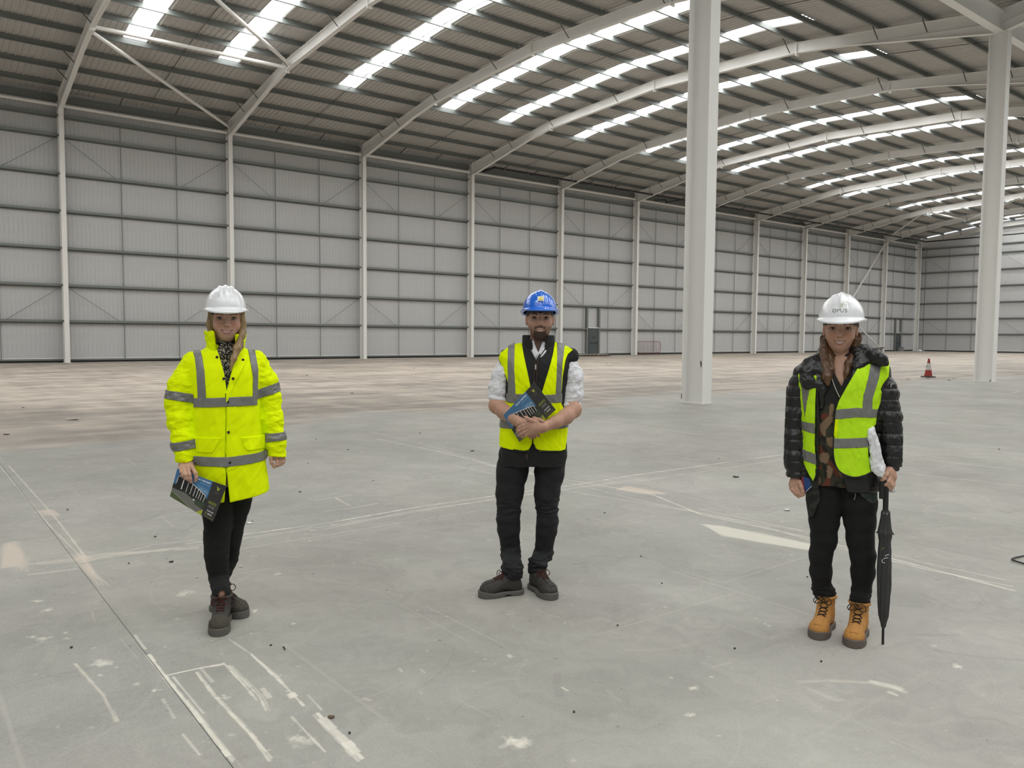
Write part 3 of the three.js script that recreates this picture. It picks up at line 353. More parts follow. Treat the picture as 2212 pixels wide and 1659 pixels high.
function cast(f, o, d, max = 1) { let t = 0; for (let i = 0; i < 90; i++) { const v = f(o[0] + d[0] * t, o[1] + d[1] * t, o[2] + d[2] * t); if (v < .0004) break; t += Math.max(v * .6, .0004); if (t > max) break; } return [o[0] + d[0] * t, o[1] + d[1] * t, o[2] + d[2] * t]; }
const front = (f, x, y, lift = 0, z = .6) => { const p = cast(f, [x, y, z], [0, 0, -1], 1.2); p[2] += lift; return p; };
function meshSDF(f, lo, hi, h, colorFn) {
  const nx = Math.ceil((hi[0] - lo[0]) / h) + 1, ny = Math.ceil((hi[1] - lo[1]) / h) + 1, nz = Math.ceil((hi[2] - lo[2]) / h) + 1, V = new Float32Array(nx * ny * nz), B = 6, rad = h * B * .9 * 2;
  for (let bz = 0; bz < nz; bz += B) for (let by = 0; by < ny; by += B) for (let bx = 0; bx < nx; bx += B) { const c = f(lo[0] + (bx + B / 2) * h, lo[1] + (by + B / 2) * h, lo[2] + (bz + B / 2) * h), far = Math.abs(c) > rad;
    for (let k = bz; k < Math.min(nz, bz + B); k++) for (let j = by; j < Math.min(ny, by + B); j++) for (let i = bx; i < Math.min(nx, bx + B); i++) V[(k * ny + j) * nx + i] = far ? c : f(lo[0] + i * h, lo[1] + j * h, lo[2] + k * h); }
  const cell = new Int32Array(nx * ny * nz).fill(-1), P = [], off = []; for (let c = 0; c < 8; c++) off.push((((c >> 2) & 1) * ny + ((c >> 1) & 1)) * nx + (c & 1));
  const E = [[0, 1], [2, 3], [4, 5], [6, 7], [0, 2], [1, 3], [4, 6], [5, 7], [0, 4], [1, 5], [2, 6], [3, 7]];
  for (let k = 0; k < nz - 1; k++) for (let j = 0; j < ny - 1; j++) for (let i = 0; i < nx - 1; i++) { const b = (k * ny + j) * nx + i; let m = 0; for (let c = 0; c < 8; c++) if (V[b + off[c]] < 0) m |= 1 << c; if (m === 0 || m === 255) continue; let sx = 0, sy = 0, sz = 0, n = 0; for (const [a, q] of E) { const va = V[b + off[a]], vq = V[b + off[q]]; if ((va < 0) === (vq < 0)) continue; const t = va / (va - vq); sx += lerp(a & 1, q & 1, t); sy += lerp((a >> 1) & 1, (q >> 1) & 1, t); sz += lerp((a >> 2) & 1, (q >> 2) & 1, t); n++; } cell[b] = P.length / 3; P.push(lo[0] + (i + sx / n) * h, lo[1] + (j + sy / n) * h, lo[2] + (k + sz / n) * h); }
  const I = [], qd = (a, b, c, d, flip) => { if (a < 0 || b < 0 || c < 0 || d < 0) return; flip ? I.push(a, c, b, a, d, c) : I.push(a, b, c, a, c, d); };
  for (let k = 1; k < nz - 1; k++) for (let j = 1; j < ny - 1; j++) for (let i = 1; i < nx - 1; i++) { const b = (k * ny + j) * nx + i, s = V[b] < 0; if (s !== (V[b + 1] < 0)) qd(cell[b - nx - nx * ny], cell[b - nx * ny], cell[b], cell[b - nx], !s); if (s !== (V[b + nx] < 0)) qd(cell[b - 1 - nx * ny], cell[b - 1], cell[b], cell[b - nx * ny], !s); if (s !== (V[b + nx * ny] < 0)) qd(cell[b - 1 - nx], cell[b - nx], cell[b], cell[b - 1], !s); }
  const Nn = new Float32Array(P.length), C = colorFn ? new Float32Array(P.length) : null, e = h * .35;
  for (let i = 0; i < P.length; i += 3) { let x = P[i], y = P[i + 1], z = P[i + 2]; for (let it = 0; it < 2; it++) { const gx = (f(x + e, y, z) - f(x - e, y, z)) / (2 * e), gy = (f(x, y + e, z) - f(x, y - e, z)) / (2 * e), gz = (f(x, y, z + e) - f(x, y, z - e)) / (2 * e), L = Math.hypot(gx, gy, gz) || 1; if (it === 0) { const v = clamp(f(x, y, z) / L, -h * .6, h * .6); x -= v * gx / L; y -= v * gy / L; z -= v * gz / L; P[i] = x; P[i + 1] = y; P[i + 2] = z; } else { Nn[i] = gx / L; Nn[i + 1] = gy / L; Nn[i + 2] = gz / L; } } if (C) { const c = colorFn(x, y, z, Nn[i], Nn[i + 1], Nn[i + 2]); C[i] = c[0]; C[i + 1] = c[1]; C[i + 2] = c[2]; } }
  const g = new THREE.BufferGeometry(); g.setAttribute('position', new THREE.Float32BufferAttribute(P, 3)); g.setAttribute('normal', new THREE.BufferAttribute(Nn, 3)); if (C) g.setAttribute('color', new THREE.BufferAttribute(C, 3)); g.setIndex(I); return g;
}
function joinGeo(list) { return mergeGeometries(list.map(g => { const o = new THREE.BufferGeometry(); o.setAttribute('position', g.attributes.position); o.setAttribute('normal', g.attributes.normal); const c = g.attributes.color || new THREE.BufferAttribute(new Float32Array(g.attributes.position.count * 3).fill(1), 3); o.setAttribute('color', c); o.setIndex(g.index || [...Array(g.attributes.position.count).keys()]); return o; })); }
// a person stands on the floor point under (px, py); L() lifts photograph pixels onto upright planes through that point
function person(px, py, label) {
  const g = onFloor(px, py), fw = g.clone().setY(0).normalize(), rt = new THREE.Vector3(-fw.z, 0, fw.x), o = thing('person', label, 'person', null, [g.x, 0, g.z], Math.atan2(-fw.x, -fw.z)), D = g.dot(fw), X = g.dot(rt);
  const L = (x, y, dz = 0) => { const d = pixelRay(x, y), t = (D - dz) / d.dot(fw); return [d.dot(rt) * t - X, EYE.y + d.y * t, dz]; };
  const G = (x, y) => { const p = onFloor(x, y); return [p.dot(rt) - X, 0, D - p.dot(fw)]; };
  const rows = list => list.map(([py, xl, xr, zc, d]) => { const a = L(xl, py, 0), b = L(xr, py, 0); return [(a[1] + b[1]) / 2, a[0], b[0], zc, d]; });
  const chain = list => list.map(([x, y, dz, r]) => [...L(x, y, dz), r]);
  const poly = (list, dz) => polyF(list.map(([x, y]) => L(x, y, dz).slice(0, 2)));
  const box3 = (list, dz, pad = .02, z0 = -.35, z1 = .35) => { const q = list.map(([x, y]) => L(x, y, dz)); return [[Math.min(...q.map(p => p[0])) - pad, Math.min(...q.map(p => p[1])) - pad, z0], [Math.max(...q.map(p => p[0])) + pad, Math.max(...q.map(p => p[1])) + pad, z1]]; };
  // a patch of cloth: the garment's surface lifted by t inside an outline drawn in photograph pixels
  const patch = (parent, name, f, list, mat, { dz = .12, t = .003, h = .004, zmin = -1, color } = {}) => { const pf = poly(list, dz), [lo, hi] = box3(list, dz, .015, Math.max(-.3, zmin - .02), .34); return part(parent, name, meshSDF((x, y, z) => { const p = pf(x, y); if (p > .02) return p; return Math.max(f(x, y, z) - t, p, zmin - z); }, lo, hi, h, color), mat); };
  return { o, L, G, rows, chain, poly, patch, D };
}
const VC = (rough, extra = {}) => new THREE.MeshPhysicalMaterial({ vertexColors: true, roughness: rough, side: THREE.DoubleSide, ...extra });
const skinMat = VC(.5, { specularIntensity: .5 });
function skinColor(base) { return (x, y, z) => { const n = .93 + .07 * noise3(x * 60, y * 60, z * 60) + .05 * noise3(x * 18, y * 18, z * 18); return base.map(c => c * n); }; }
// ---- head: eye level at y = 0, face towards +z
function headF({ w = 1, jaw = 0, smile = 1, male = false }) {
  return (X, y, z) => { const x = X / w, ax = Math.abs(x);
    let d = ell(x, y, z, 0, .04, -.018, .073, .088, .092); d = smin(d, ell(x, y, z, 0, -.032, .012, .063 + jaw, .08, .074), .035);
    d = smin(d, ell(x, y, z, 0, -.09, .042, .026 + jaw, .024, .03), .04); d = smin(d, ell(ax, y, z, .036, -.036, .052, .026, .026, .024), .025);           // chin, cheeks
    d = smin(d, cap(ax, y, z, [.012, .022, .078, .008], [.046, .02, .062, .008]), .02);                                                               // brow
    d = smax(d, -ell(ax, y, z, .033, .0012, .093, .0185, .0082, .02), .014);                                                                               // eye sockets
    d = smin(d, cap(x, y, z, [0, .006, .076, .007], [0, -.032, .098, .0105]), .014); d = smin(d, ell(ax, y, z, .0115, -.037, .086, .0075, .0065, .009), .008);  // nose
    d = smin(d, ell(x, y, z, 0, -.064, .07, .026, .016, .014), .02);                                                                                   // muzzle
    const my = -.060 - smile * .012 * (1 - (x / .028) * (x / .028)); d = smax(d, -(Math.max(Math.hypot(Math.max(ax - .021, 0), (y - my)) - .0052, .066 - z)), .004);             // open smile
    d = smin(d, ell(ax, y, z, .073, -.012, -.012, .009, .03, .017), .008); d = smax(d, -ell(ax, y, z, .083, -.01, -.006, .006, .017, .008), .006);      // ears
    return d; };
}
function addFace(P, parent, hf, at, s, { iris = [.06, .04, .025], brow = [.05, .03, .02], lip = [.36, .13, .11], browW = .0028, male = false, w = 1, smile = 1 }) {
  const T = (x, y, z) => [at[0] + x * s, at[1] + y * s, at[2] + z * s], F = (x, y, z) => hf(x, y, z); const on = (x, y, lift) => { const p = cast(F, [x, y, .2], [0, 0, -1], .4); return T(p[0], p[1], p[2] + lift); };
  const white = std(lin(.78, .75, .71), .25), dark = std(lin(.008, .006, .005), .3), irisM = std(lin(...iris), .2), browM = std(lin(...brow), .8), lipM = std(lin(...lip), .4), teethM = std(lin(.9, .87, .8), .25), lidM = std(lin(.10, .055, .04), .6);
  for (const sx of [-1, 1]) {
    const ex = sx * .033 * w, ez = .0655; const e = new THREE.SphereGeometry(.0125 * s, 20, 14).scale(1.14, .45, 1); const eye = part(parent, 'eye', e.translate(...T(ex, -.0005, ez)), white);
    part(eye, 'iris', new THREE.SphereGeometry(.0066 * s, 16, 10).scale(1, .84, .4).translate(...T(ex, -.0002, ez + .0108)), irisM); part(eye, 'pupil', new THREE.SphereGeometry(.003 * s, 10, 8).scale(1, 1, .4).translate(...T(ex, -.0003, ez + .0135)), dark);
    const lid = (yo, up, r, m, nm) => { const pts = []; for (let k = 0; k <= 8; k++) { const u = -1 + k / 4, x = ex + u * .0155, y = yo + up * (1 - u * u) + (sx * u) * .0012; const zz = Math.max(ez + Math.sqrt(Math.max(0, .0130 ** 2 - Math.min(.0128, Math.abs(x - ex)) ** 2 - (y) ** 2)), 0) + .0008; pts.push(T(x, y, zz)); } part(parent, nm, tube(pts, r * s, 24, 6), m); };
    lid(.0004, .0056, .0021, lidM, 'upper_lid'); lid(-.0006, -.0038, .0016, std(lin(.22, .12, .09), .6), 'lower_lid');
    const bp = []; for (let k = 0; k <= 8; k++) { const u = k / 8; bp.push(on(sx * (.014 + .036 * u) * w, .0185 + .0065 * Math.sin(u * 2.3) - .003 * u, .0008)); } part(parent, 'eyebrow', tube(bp, browW * s, 24, 6), browM);
  }
  for (const sx of [-1, 1]) part(parent, 'nostril', new THREE.SphereGeometry(.0027 * s, 10, 8).scale(1.3, .6, 1).translate(...on(sx * .0072, -.0415, -.0004)), std(lin(.05, .02, .015), .8));
  const my = x => -.060 - smile * .012 * (1 - (x / .028) ** 2); const up = [], lo = [], te = [];
  for (let k = 0; k <= 12; k++) { const x = (-1 + k / 6) * .0275, o = Math.sqrt(Math.max(0, 1 - (x / .0275) ** 2)); const zc = .0850 - x * x * 14; up.push(T(x * w, my(x) + .0058 * Math.pow(o, .5) + .0008, zc + .0005)); lo.push(T(x * w, my(x) - .0066 * Math.pow(o, .6), zc - .0005)); }
  part(parent, 'upper_lip', tube(up, .0026 * s, 40, 8), lipM); part(parent, 'lower_lip', tube(lo, .0034 * s, 40, 8), lipM);
  const tq = []; for (let k = 0; k < 10; k++) { const x0 = (-1 + k / 5) * .0225, x1 = x0 + .0043, xm = (x0 + x1) / 2, zc = .0825 - xm * xm * 15; const g = new RoundedBoxGeometry(.0043 * s, .0088 * s * (1 - (xm / .03) ** 2 * .6), .004 * s, 2, .0012 * s); g.translate(...T(xm * w, my(xm) + .0016, zc)); tq.push(g); } part(parent, 'teeth', merge(tq), teethM);
  part(parent, 'mouth_inside', new THREE.SphereGeometry(.022 * s, 16, 10).scale(1, .4, .5).translate(...T(0, my(0) + .001, .066)), std(lin(.06, .015, .012), .6));
}
// ---- hard hat: origin at the centre of the brim, peak towards +z
function hardHat(parent, at, s, tilt, turn, mat, { ridges = 3, rw = .106, rh = .125, rl = .13, band = M.black } = {}) {
  const grp = new THREE.Group(); grp.name = 'hard_hat'; grp.position.set(...at); grp.rotation.set(tilt, turn, 0); parent.add(grp);
  const f = (x, y, z) => { const ang = Math.atan2(z, Math.abs(x)), r = Math.hypot(x, z); let rid = 0; const yy = Math.max(y, 0);
    if (ridges === 3) { const w = .016; for (const c of [0, .034, -.034]) { const q = (x - c * (1 - .25 * Math.abs(z) / .13)); rid = Math.max(rid, Math.exp(-(q * q) / (2 * .0075 * .0075))); } rid *= .0065 * sstep(.045, .085, yy); } else if (ridges === 1) { rid = .006 * Math.exp(-(x * x) / (2 * .006 * .006)) * sstep(.03, .07, yy) + .003 * sstep(.03, .022, Math.abs(x)) * sstep(.03, .07, yy); } else { rid = .008 * Math.exp(-(x * x) / (2 * .007 * .007)) * sstep(.03, .09, yy) + .004 * sstep(.052, .044, Math.abs(x)) * sstep(.05, .085, yy); }
    let dome = ell(x, y, z, 0, 0, -.005, rw, rh, rl) - rid; dome = smax(dome, -y - .004, .004);
    const fr = Math.max(0, z / Math.max(r, 1e-6)), ext = .011 + .04 * Math.pow(fr, 3), ed = ell(x, 0, z, 0, 0, -.005, rw + ext, 1, rl + ext), by = -.002 - .022 * sstep(0, .05, Math.max(0, ed + ext)) * fr * fr - .004; let brim = smax(ed, Math.abs(y - by) - .0045, .004); brim = smin(brim, Math.hypot(ed + .004, (y - by) * 1.0) - .0062, .003);
    let d = smin(dome, brim, .008); const inner = smax(ell(x, y, z, 0, -.002, -.005, rw - .006, rh - .008, rl - .006), y - .09, .01); return smax(d, -inner, .003); };
  const shell = meshSDF((x, y, z) => f(x / s, y / s, z / s) * s, [-.16 * s, -.06 * s, -.17 * s], [.16 * s, .16 * s, .21 * s], .003);
  part(grp, 'shell', shell, mat);
  part(grp, 'headband', new THREE.CylinderGeometry(.083 * s, .08 * s, .045 * s, 40, 1, true).scale(1, 1, 1.2).translate(0, -.012 * s, -.005), band);
  return { grp, f: (x, y, z) => f(x / s, y / s, z / s) * s };
}
// ---- boots: heel and toe given on the floor (local x, z)
function boot(parent, name, heel, toe, { h = .15, up, sole, lace, cap: capMat, wide = 1, tops = .052, soleH = .03, label }) {
  const g = new THREE.Group(); g.name = name; const dx = toe[0] - heel[0], dz = toe[2] - heel[2], len = Math.hypot(dx, dz), k = len / .29; g.position.set((heel[0] + toe[0]) / 2, 0, (heel[2] + toe[2]) / 2); g.rotation.y = Math.atan2(dx, dz); parent.add(g); if (label) g.userData.label = label;
  const W = wide, z = v => v * k;
  const plan = (x, zz) => { let d = Math.hypot(x, zz - z(-.1)) - .04 * W; d = smin(d, cap(x, 0, zz, [0, 0, z(-.1), .038 * W], [-.004, 0, z(.07), .049 * W]), .03); d = smin(d, cap(x, 0, zz, [-.004, 0, z(.05), .05 * W], [-.002, 0, z(.1), .044 * W]), .02); return d; };
  const soleF = (x, y, zz) => { const p = plan(x, zz) - .004; const arch = .012 * sstep(.035, .0, Math.abs(zz - z(-.03))); const tread = .004 * (Math.sin(zz * 210) > .2 ? 1 : 0) * (y < .008 ? 1 : 0); return smax(smax(p + tread * .6, y - soleH - .012 * sstep(z(.06), z(.13), zz), .006), -(y - arch), .004); };
  part(g, 'sole', meshSDF(soleF, [-.08, -.006, -.17], [.08, .06, .17], .0035), sole);
  const upF = (x, y, zz) => { let d = cap(x, y, zz, [0, .085, z(-.072), tops - .004], [0, h, z(-.075), tops]); d = smin(d, ell(x, y, zz, 0, .045, z(-.095), .041 * W, .055, .045), .03); d = smin(d, cap(x, y, zz, [0, .085, z(-.05), .046 * W], [-.003, .05, z(.07), .042 * W]), .03); d = smin(d, ell(x, y, zz, -.002, .045, z(.088), .047 * W, .04, .052), .03); d = smax(d, .014 - y, .004); d = smax(d, y - h, .006); d = smax(d, plan(x, zz) - .003, .008); d += .0012 * noise3(x * 40, y * 40, zz * 40); return smax(d, -cap(x, y, zz, [0, h - .02, z(-.075), tops - .008], [0, h + .06, z(-.075), tops - .006]), .004); };
  const upper = part(g, 'upper', meshSDF(upF, [-.085, 0, -.18], [.085, h + .02, .17], .0035), up);
  if (capMat) part(g, 'toe_cap', meshSDF((x, y, zz) => Math.max(upF(x, y, zz) - .003, z(.075) - zz + .25 * Math.abs(x) ** 1.2), [-.08, .01, .02], [.08, .1, .17], .0035), capMat);
  const col = part(g, 'padded_collar', new THREE.TorusGeometry(tops - .002, .009, 10, 28).rotateX(Math.PI / 2).translate(0, h - .004, z(-.075)), up);
  // laces over the tongue
  const lp = (u, side, lift = .003) => { const y0 = lerp(.088, h - .012, u), zz = lerp(z(.03), z(-.03), u); const o = cast(upF, [side, y0 + .1, zz + .1], [0, -.7071, -.7071], .3); return [o[0], o[1] + lift * .7, o[2] + lift * .7]; };
  part(g, 'tongue', meshSDF((x, y, zz) => { const a = Math.abs(x) - .02; return Math.max(upF(x, y, zz) - .0025, a, .075 - y, -(zz + z(.04))); }, [-.04, .07, -.05], [.04, h + .03, .12], .0035), up);
  const rowsN = 5; for (let i = 0; i < rowsN; i++) { const u = i / (rowsN - 1), w = .021; part(g, 'lace', tube([lp(u, -w), lp(u + .06, -w * .4, .007), lp(u + .1, w * .4, .006), lp(Math.min(1, u + .2), w)], .0028, 14, 6), lace); part(g, 'lace', tube([lp(u, w), lp(u + .06, w * .4, .0075), lp(u + .1, -w * .4, .005), lp(Math.min(1, u + .2), -w)], .0028, 14, 6), lace); }
  const t = lp(1, 0, .008); part(g, 'lace_bow', tube([[t[0], t[1], t[2]], [t[0] - .03, t[1] + .008, t[2] + .018], [t[0] - .05, t[1] - .02, t[2] + .022], [t[0] - .03, t[1] - .03, t[2] + .022], [t[0], t[1] - .004, t[2] + .002]], .0024, 30, 6), lace); part(g, 'lace_bow', tube([[t[0], t[1], t[2]], [t[0] + .03, t[1] + .005, t[2] + .016], [t[0] + .042, t[1] - .02, t[2] + .02], [t[0] + .02, t[1] - .03, t[2] + .02], [t[0], t[1] - .006, t[2] + .002]], .0024, 30, 6), lace); part(g, 'lace_end', tube([[t[0], t[1], t[2]], [t[0] - .03, t[1] - .005, t[2] + .012], [t[0] - .045, t[1] - .035, t[2] + .012]], .0022, 16, 6), lace);
  return g; }
function button(parent, p, n = [0, 0, 1], r = .0075) { const g = new THREE.CylinderGeometry(r, r, .004, 18).rotateX(Math.PI / 2); const m = part(parent, 'snap_button', g, M.black); m.position.set(...p); return m; }
const wr = (x, y, z, f, a) => a * noise3(x * f, y * f, z * f);

const ankleOf = (heel, toe, y, r) => { const dx = toe[0] - heel[0], dz = toe[2] - heel[2], k = Math.hypot(dx, dz) / .29, l = Math.hypot(dx, dz); return [(heel[0] + toe[0]) / 2 - dx / l * .075 * k, y, (heel[2] + toe[2]) / 2 - dz / l * .075 * k, r]; };
const heelOf = (toe, deg, len) => [toe[0] - Math.sin(deg * Math.PI / 180) * len, 0, toe[2] - Math.cos(deg * Math.PI / 180) * len];
// ---------------------------------------------------------------- shared cloth
const hiVis = new THREE.MeshPhysicalMaterial({ color: lin(.82, 1, .001), roughness: .75, specularIntensity: .15, side: THREE.DoubleSide });
const hiVisLime = new THREE.MeshPhysicalMaterial({ color: lin(.54, .90, .02), roughness: .75, specularIntensity: .2, side: THREE.DoubleSide });
const tape = std(lin(.20, .20, .19), .45, .15), tapeEdge = std(lin(.75, .85, .35), .6), blackCloth = std(lin(.010, .010, .011), .85), blackKnit = std(lin(.006, .006, .006), .95), blackTrim = std(lin(.012, .012, .012), .7);
const whiteShell = new THREE.MeshPhysicalMaterial({ color: lin(.83, .84, .86), roughness: .28, clearcoat: .7, clearcoatRoughness: .12, side: THREE.DoubleSide });
const blueShell = new THREE.MeshPhysicalMaterial({ color: lin(.008, .15, .72), roughness: .25, clearcoat: 1, clearcoatRoughness: .05, side: THREE.DoubleSide });
const bootDark = std(lin(.035, .032, .028), .75), bootSole = std(lin(.11, .105, .092), .8), laceRed = (() => { const t = grainTexture(64, (u, v, i, j) => ((i + j) >> 2) % 3 === 0 ? [120, 40, 25] : [22, 14, 12]); t.repeat.set(6, 2); return std(0xffffff, .8, 0, { map: t }); })();
const bootCap = (() => { const t = grainTexture(128, (u, v) => { const n = 60 + 30 * fbm2(u * 9, v * 9, 3); return [n + 6, n + 2, n - 8]; }); return std(0xffffff, .8, 0, { map: t }); })();
// brochure print, drawn once: road, shed and sky on the wide panel, dark panel with lettering
function brochureTexture() {
  const W = 1024, H = 640, cv = document.createElement('canvas'); cv.width = W; cv.height = H; const c = cv.getContext('2d'), R = rng(3); c.fillStyle = '#3f6f98'; c.fillRect(0, 0, W, H);
  for (let i = 0; i < 60; i++) { c.fillStyle = `rgba(215,228,238,${.02 + R() * .05})`; c.beginPath(); c.ellipse(470 + R() * 230, 170 + R() * 80, 20 + R() * 60, 6 + R() * 16, .1, 0, 7); c.fill(); }
  c.fillStyle = '#34402c'; c.fillRect(0, 330, 760, 310); c.fillStyle = '#20271c'; for (let i = 0; i < 300; i++) { c.beginPath(); c.ellipse(R() * 720, 360 + R() * 60, 10 + R() * 20, 6 + R() * 12, 0, 0, 7); c.fill(); }
  c.fillStyle = '#1c1b1a'; c.beginPath(); c.moveTo(60, 130); c.lineTo(200, 120); c.lineTo(700, 290); c.lineTo(700, 420); c.lineTo(190, 380); c.lineTo(60, 370); c.fill();
  c.strokeStyle = '#e9e6e2'; c.lineWidth = 11; c.beginPath(); c.moveTo(66, 140); c.lineTo(200, 124); c.lineTo(700, 292); c.stroke(); [[66, 140, 300], [190, 128, 380], [296, 160, 392], [386, 190, 398], [462, 215, 402], [524, 236, 404], [578, 254, 408], [628, 270, 412], [690, 290, 416]].forEach(([x, a, b], i) => { c.lineWidth = i === 1 ? 20 : 10; c.beginPath(); c.moveTo(x, a); c.lineTo(x - 6, b); c.stroke(); });
  c.fillStyle = '#6d6c66'; c.beginPath(); c.moveTo(0, 440); c.lineTo(300, 410); c.lineTo(760, 560); c.lineTo(760, 640); c.lineTo(520, 640); c.lineTo(0, 500); c.fill(); c.fillStyle = '#4f5a3a'; c.beginPath(); c.moveTo(0, 510); c.lineTo(560, 640); c.lineTo(0, 640); c.fill(); c.strokeStyle = '#c9c6b6'; c.lineWidth = 5; c.beginPath(); c.moveTo(0, 505); c.lineTo(540, 640); c.stroke(); c.fillStyle = '#d5d8da'; c.fillRect(470, 445, 44, 22); c.fillStyle = '#3b4734'; for (let i = 0; i < 120; i++) { c.beginPath(); c.arc(540 + R() * 170, 440 + R() * 80, 6 + R() * 14, 0, 7); c.fill(); }
  c.fillStyle = '#a5ad2f'; c.beginPath(); c.moveTo(610, 640); c.lineTo(760, 520); c.lineTo(760, 640); c.fill(); c.fillStyle = '#2d2c2b'; c.fillRect(740, 0, 284, 640);
  c.textAlign = 'right'; c.fillStyle = '#ffffff'; c.font = 'bold 40px sans-serif'; c.fillText('TO LET / FOR SALE', 712, 66); c.fillStyle = '#9fd0ea'; c.font = '22px sans-serif'; c.fillText('AVAILABLE Q4 2020', 712, 112);
  c.textAlign = 'center'; c.fillStyle = '#b3bb33'; c.beginPath(); c.moveTo(850, 60); c.quadraticCurveTo(905, 66, 890, 130); c.quadraticCurveTo(862, 112, 872, 92); c.fill(); c.beginPath(); c.moveTo(925, 64); c.quadraticCurveTo(880, 92, 905, 132); c.fill(); c.fillStyle = '#8a8987'; c.font = '20px sans-serif'; c.fillText('S T A N L E Y', 882, 170); c.fillText('1 2 0', 882, 196);
  c.fillStyle = '#b3bb33'; c.font = 'bold 21px sans-serif'; c.fillText('NEW INDUSTRIAL', 882, 360); c.fillText('WAREHOUSE UNIT', 882, 386); c.fillStyle = '#cfcdca'; c.font = '21px sans-serif'; c.fillText('120,761 SQ FT', 882, 428); c.fillText('(11,219 SQ M)', 882, 454); c.fillStyle = '#e8e6e3'; c.font = 'bold 30px sans-serif'; c.fillText('TOGETHER', 890, 520); c.font = 'bold 38px sans-serif'; c.fillText('OPUS', 900, 572); c.strokeStyle = '#9fb32f'; c.lineWidth = 7; c.beginPath(); c.arc(818, 558, 15, .4, 5.4); c.stroke(); c.fillStyle = '#b3bb33'; c.fillRect(770, 606, 220, 3);
  const t = new THREE.CanvasTexture(cv); t.colorSpace = THREE.SRGBColorSpace; t.magFilter = THREE.LinearFilter; t.anisotropy = 8; return t; }
const brochureMat = new THREE.MeshPhysicalMaterial({ map: brochureTexture(), roughness: .3, side: THREE.DoubleSide, clearcoat: .3, clearcoatRoughness: .2 }), pageMat = std(lin(.7, .7, .68), .6);
function brochure(quad, label) { // quad: world-space corners top-left, top-right, bottom-right, bottom-left of the cover; a few pages thick
  const [a, b, c, d] = quad.map(p => new THREE.Vector3(...p)), o = thing('brochure', label, 'brochure', null); const base = a.clone().add(b).add(c).add(d).multiplyScalar(.25); o.position.copy(base); const n = new THREE.Vector3().crossVectors(b.clone().sub(a), d.clone().sub(a)).normalize(); if (n.dot(EYE.clone().sub(base)) < 0) n.negate();
  const N = 16, mk = (off, bend) => { const P = [], U = [], I = []; for (let j = 0; j <= N; j++) for (let i = 0; i <= N; i++) { const u = i / N, v = j / N, p = a.clone().lerp(b, u).lerp(d.clone().lerp(c, u), v).sub(base).addScaledVector(n, off + bend * Math.sin(Math.PI * u) * .6); P.push(p.x, p.y, p.z); U.push(u, 1 - v); } for (let j = 0; j < N; j++) for (let i = 0; i < N; i++) { const k = j * (N + 1) + i; I.push(k, k + N + 1, k + 1, k + 1, k + N + 1, k + N + 2); } const g = new THREE.BufferGeometry(); g.setAttribute('position', new THREE.Float32BufferAttribute(P, 3)); g.setAttribute('uv', new THREE.Float32BufferAttribute(U, 2)); g.setIndex(I); g.computeVertexNormals(); return g; };
  part(o, 'cover', mk(.0022, .006), brochureMat); for (let k = 0; k < 3; k++) part(o, 'page', mk(.0012 - k * .0012, .006), pageMat); part(o, 'back_cover', mk(-.0024, .006), std(lin(.03, .03, .03), .4)); return o; }

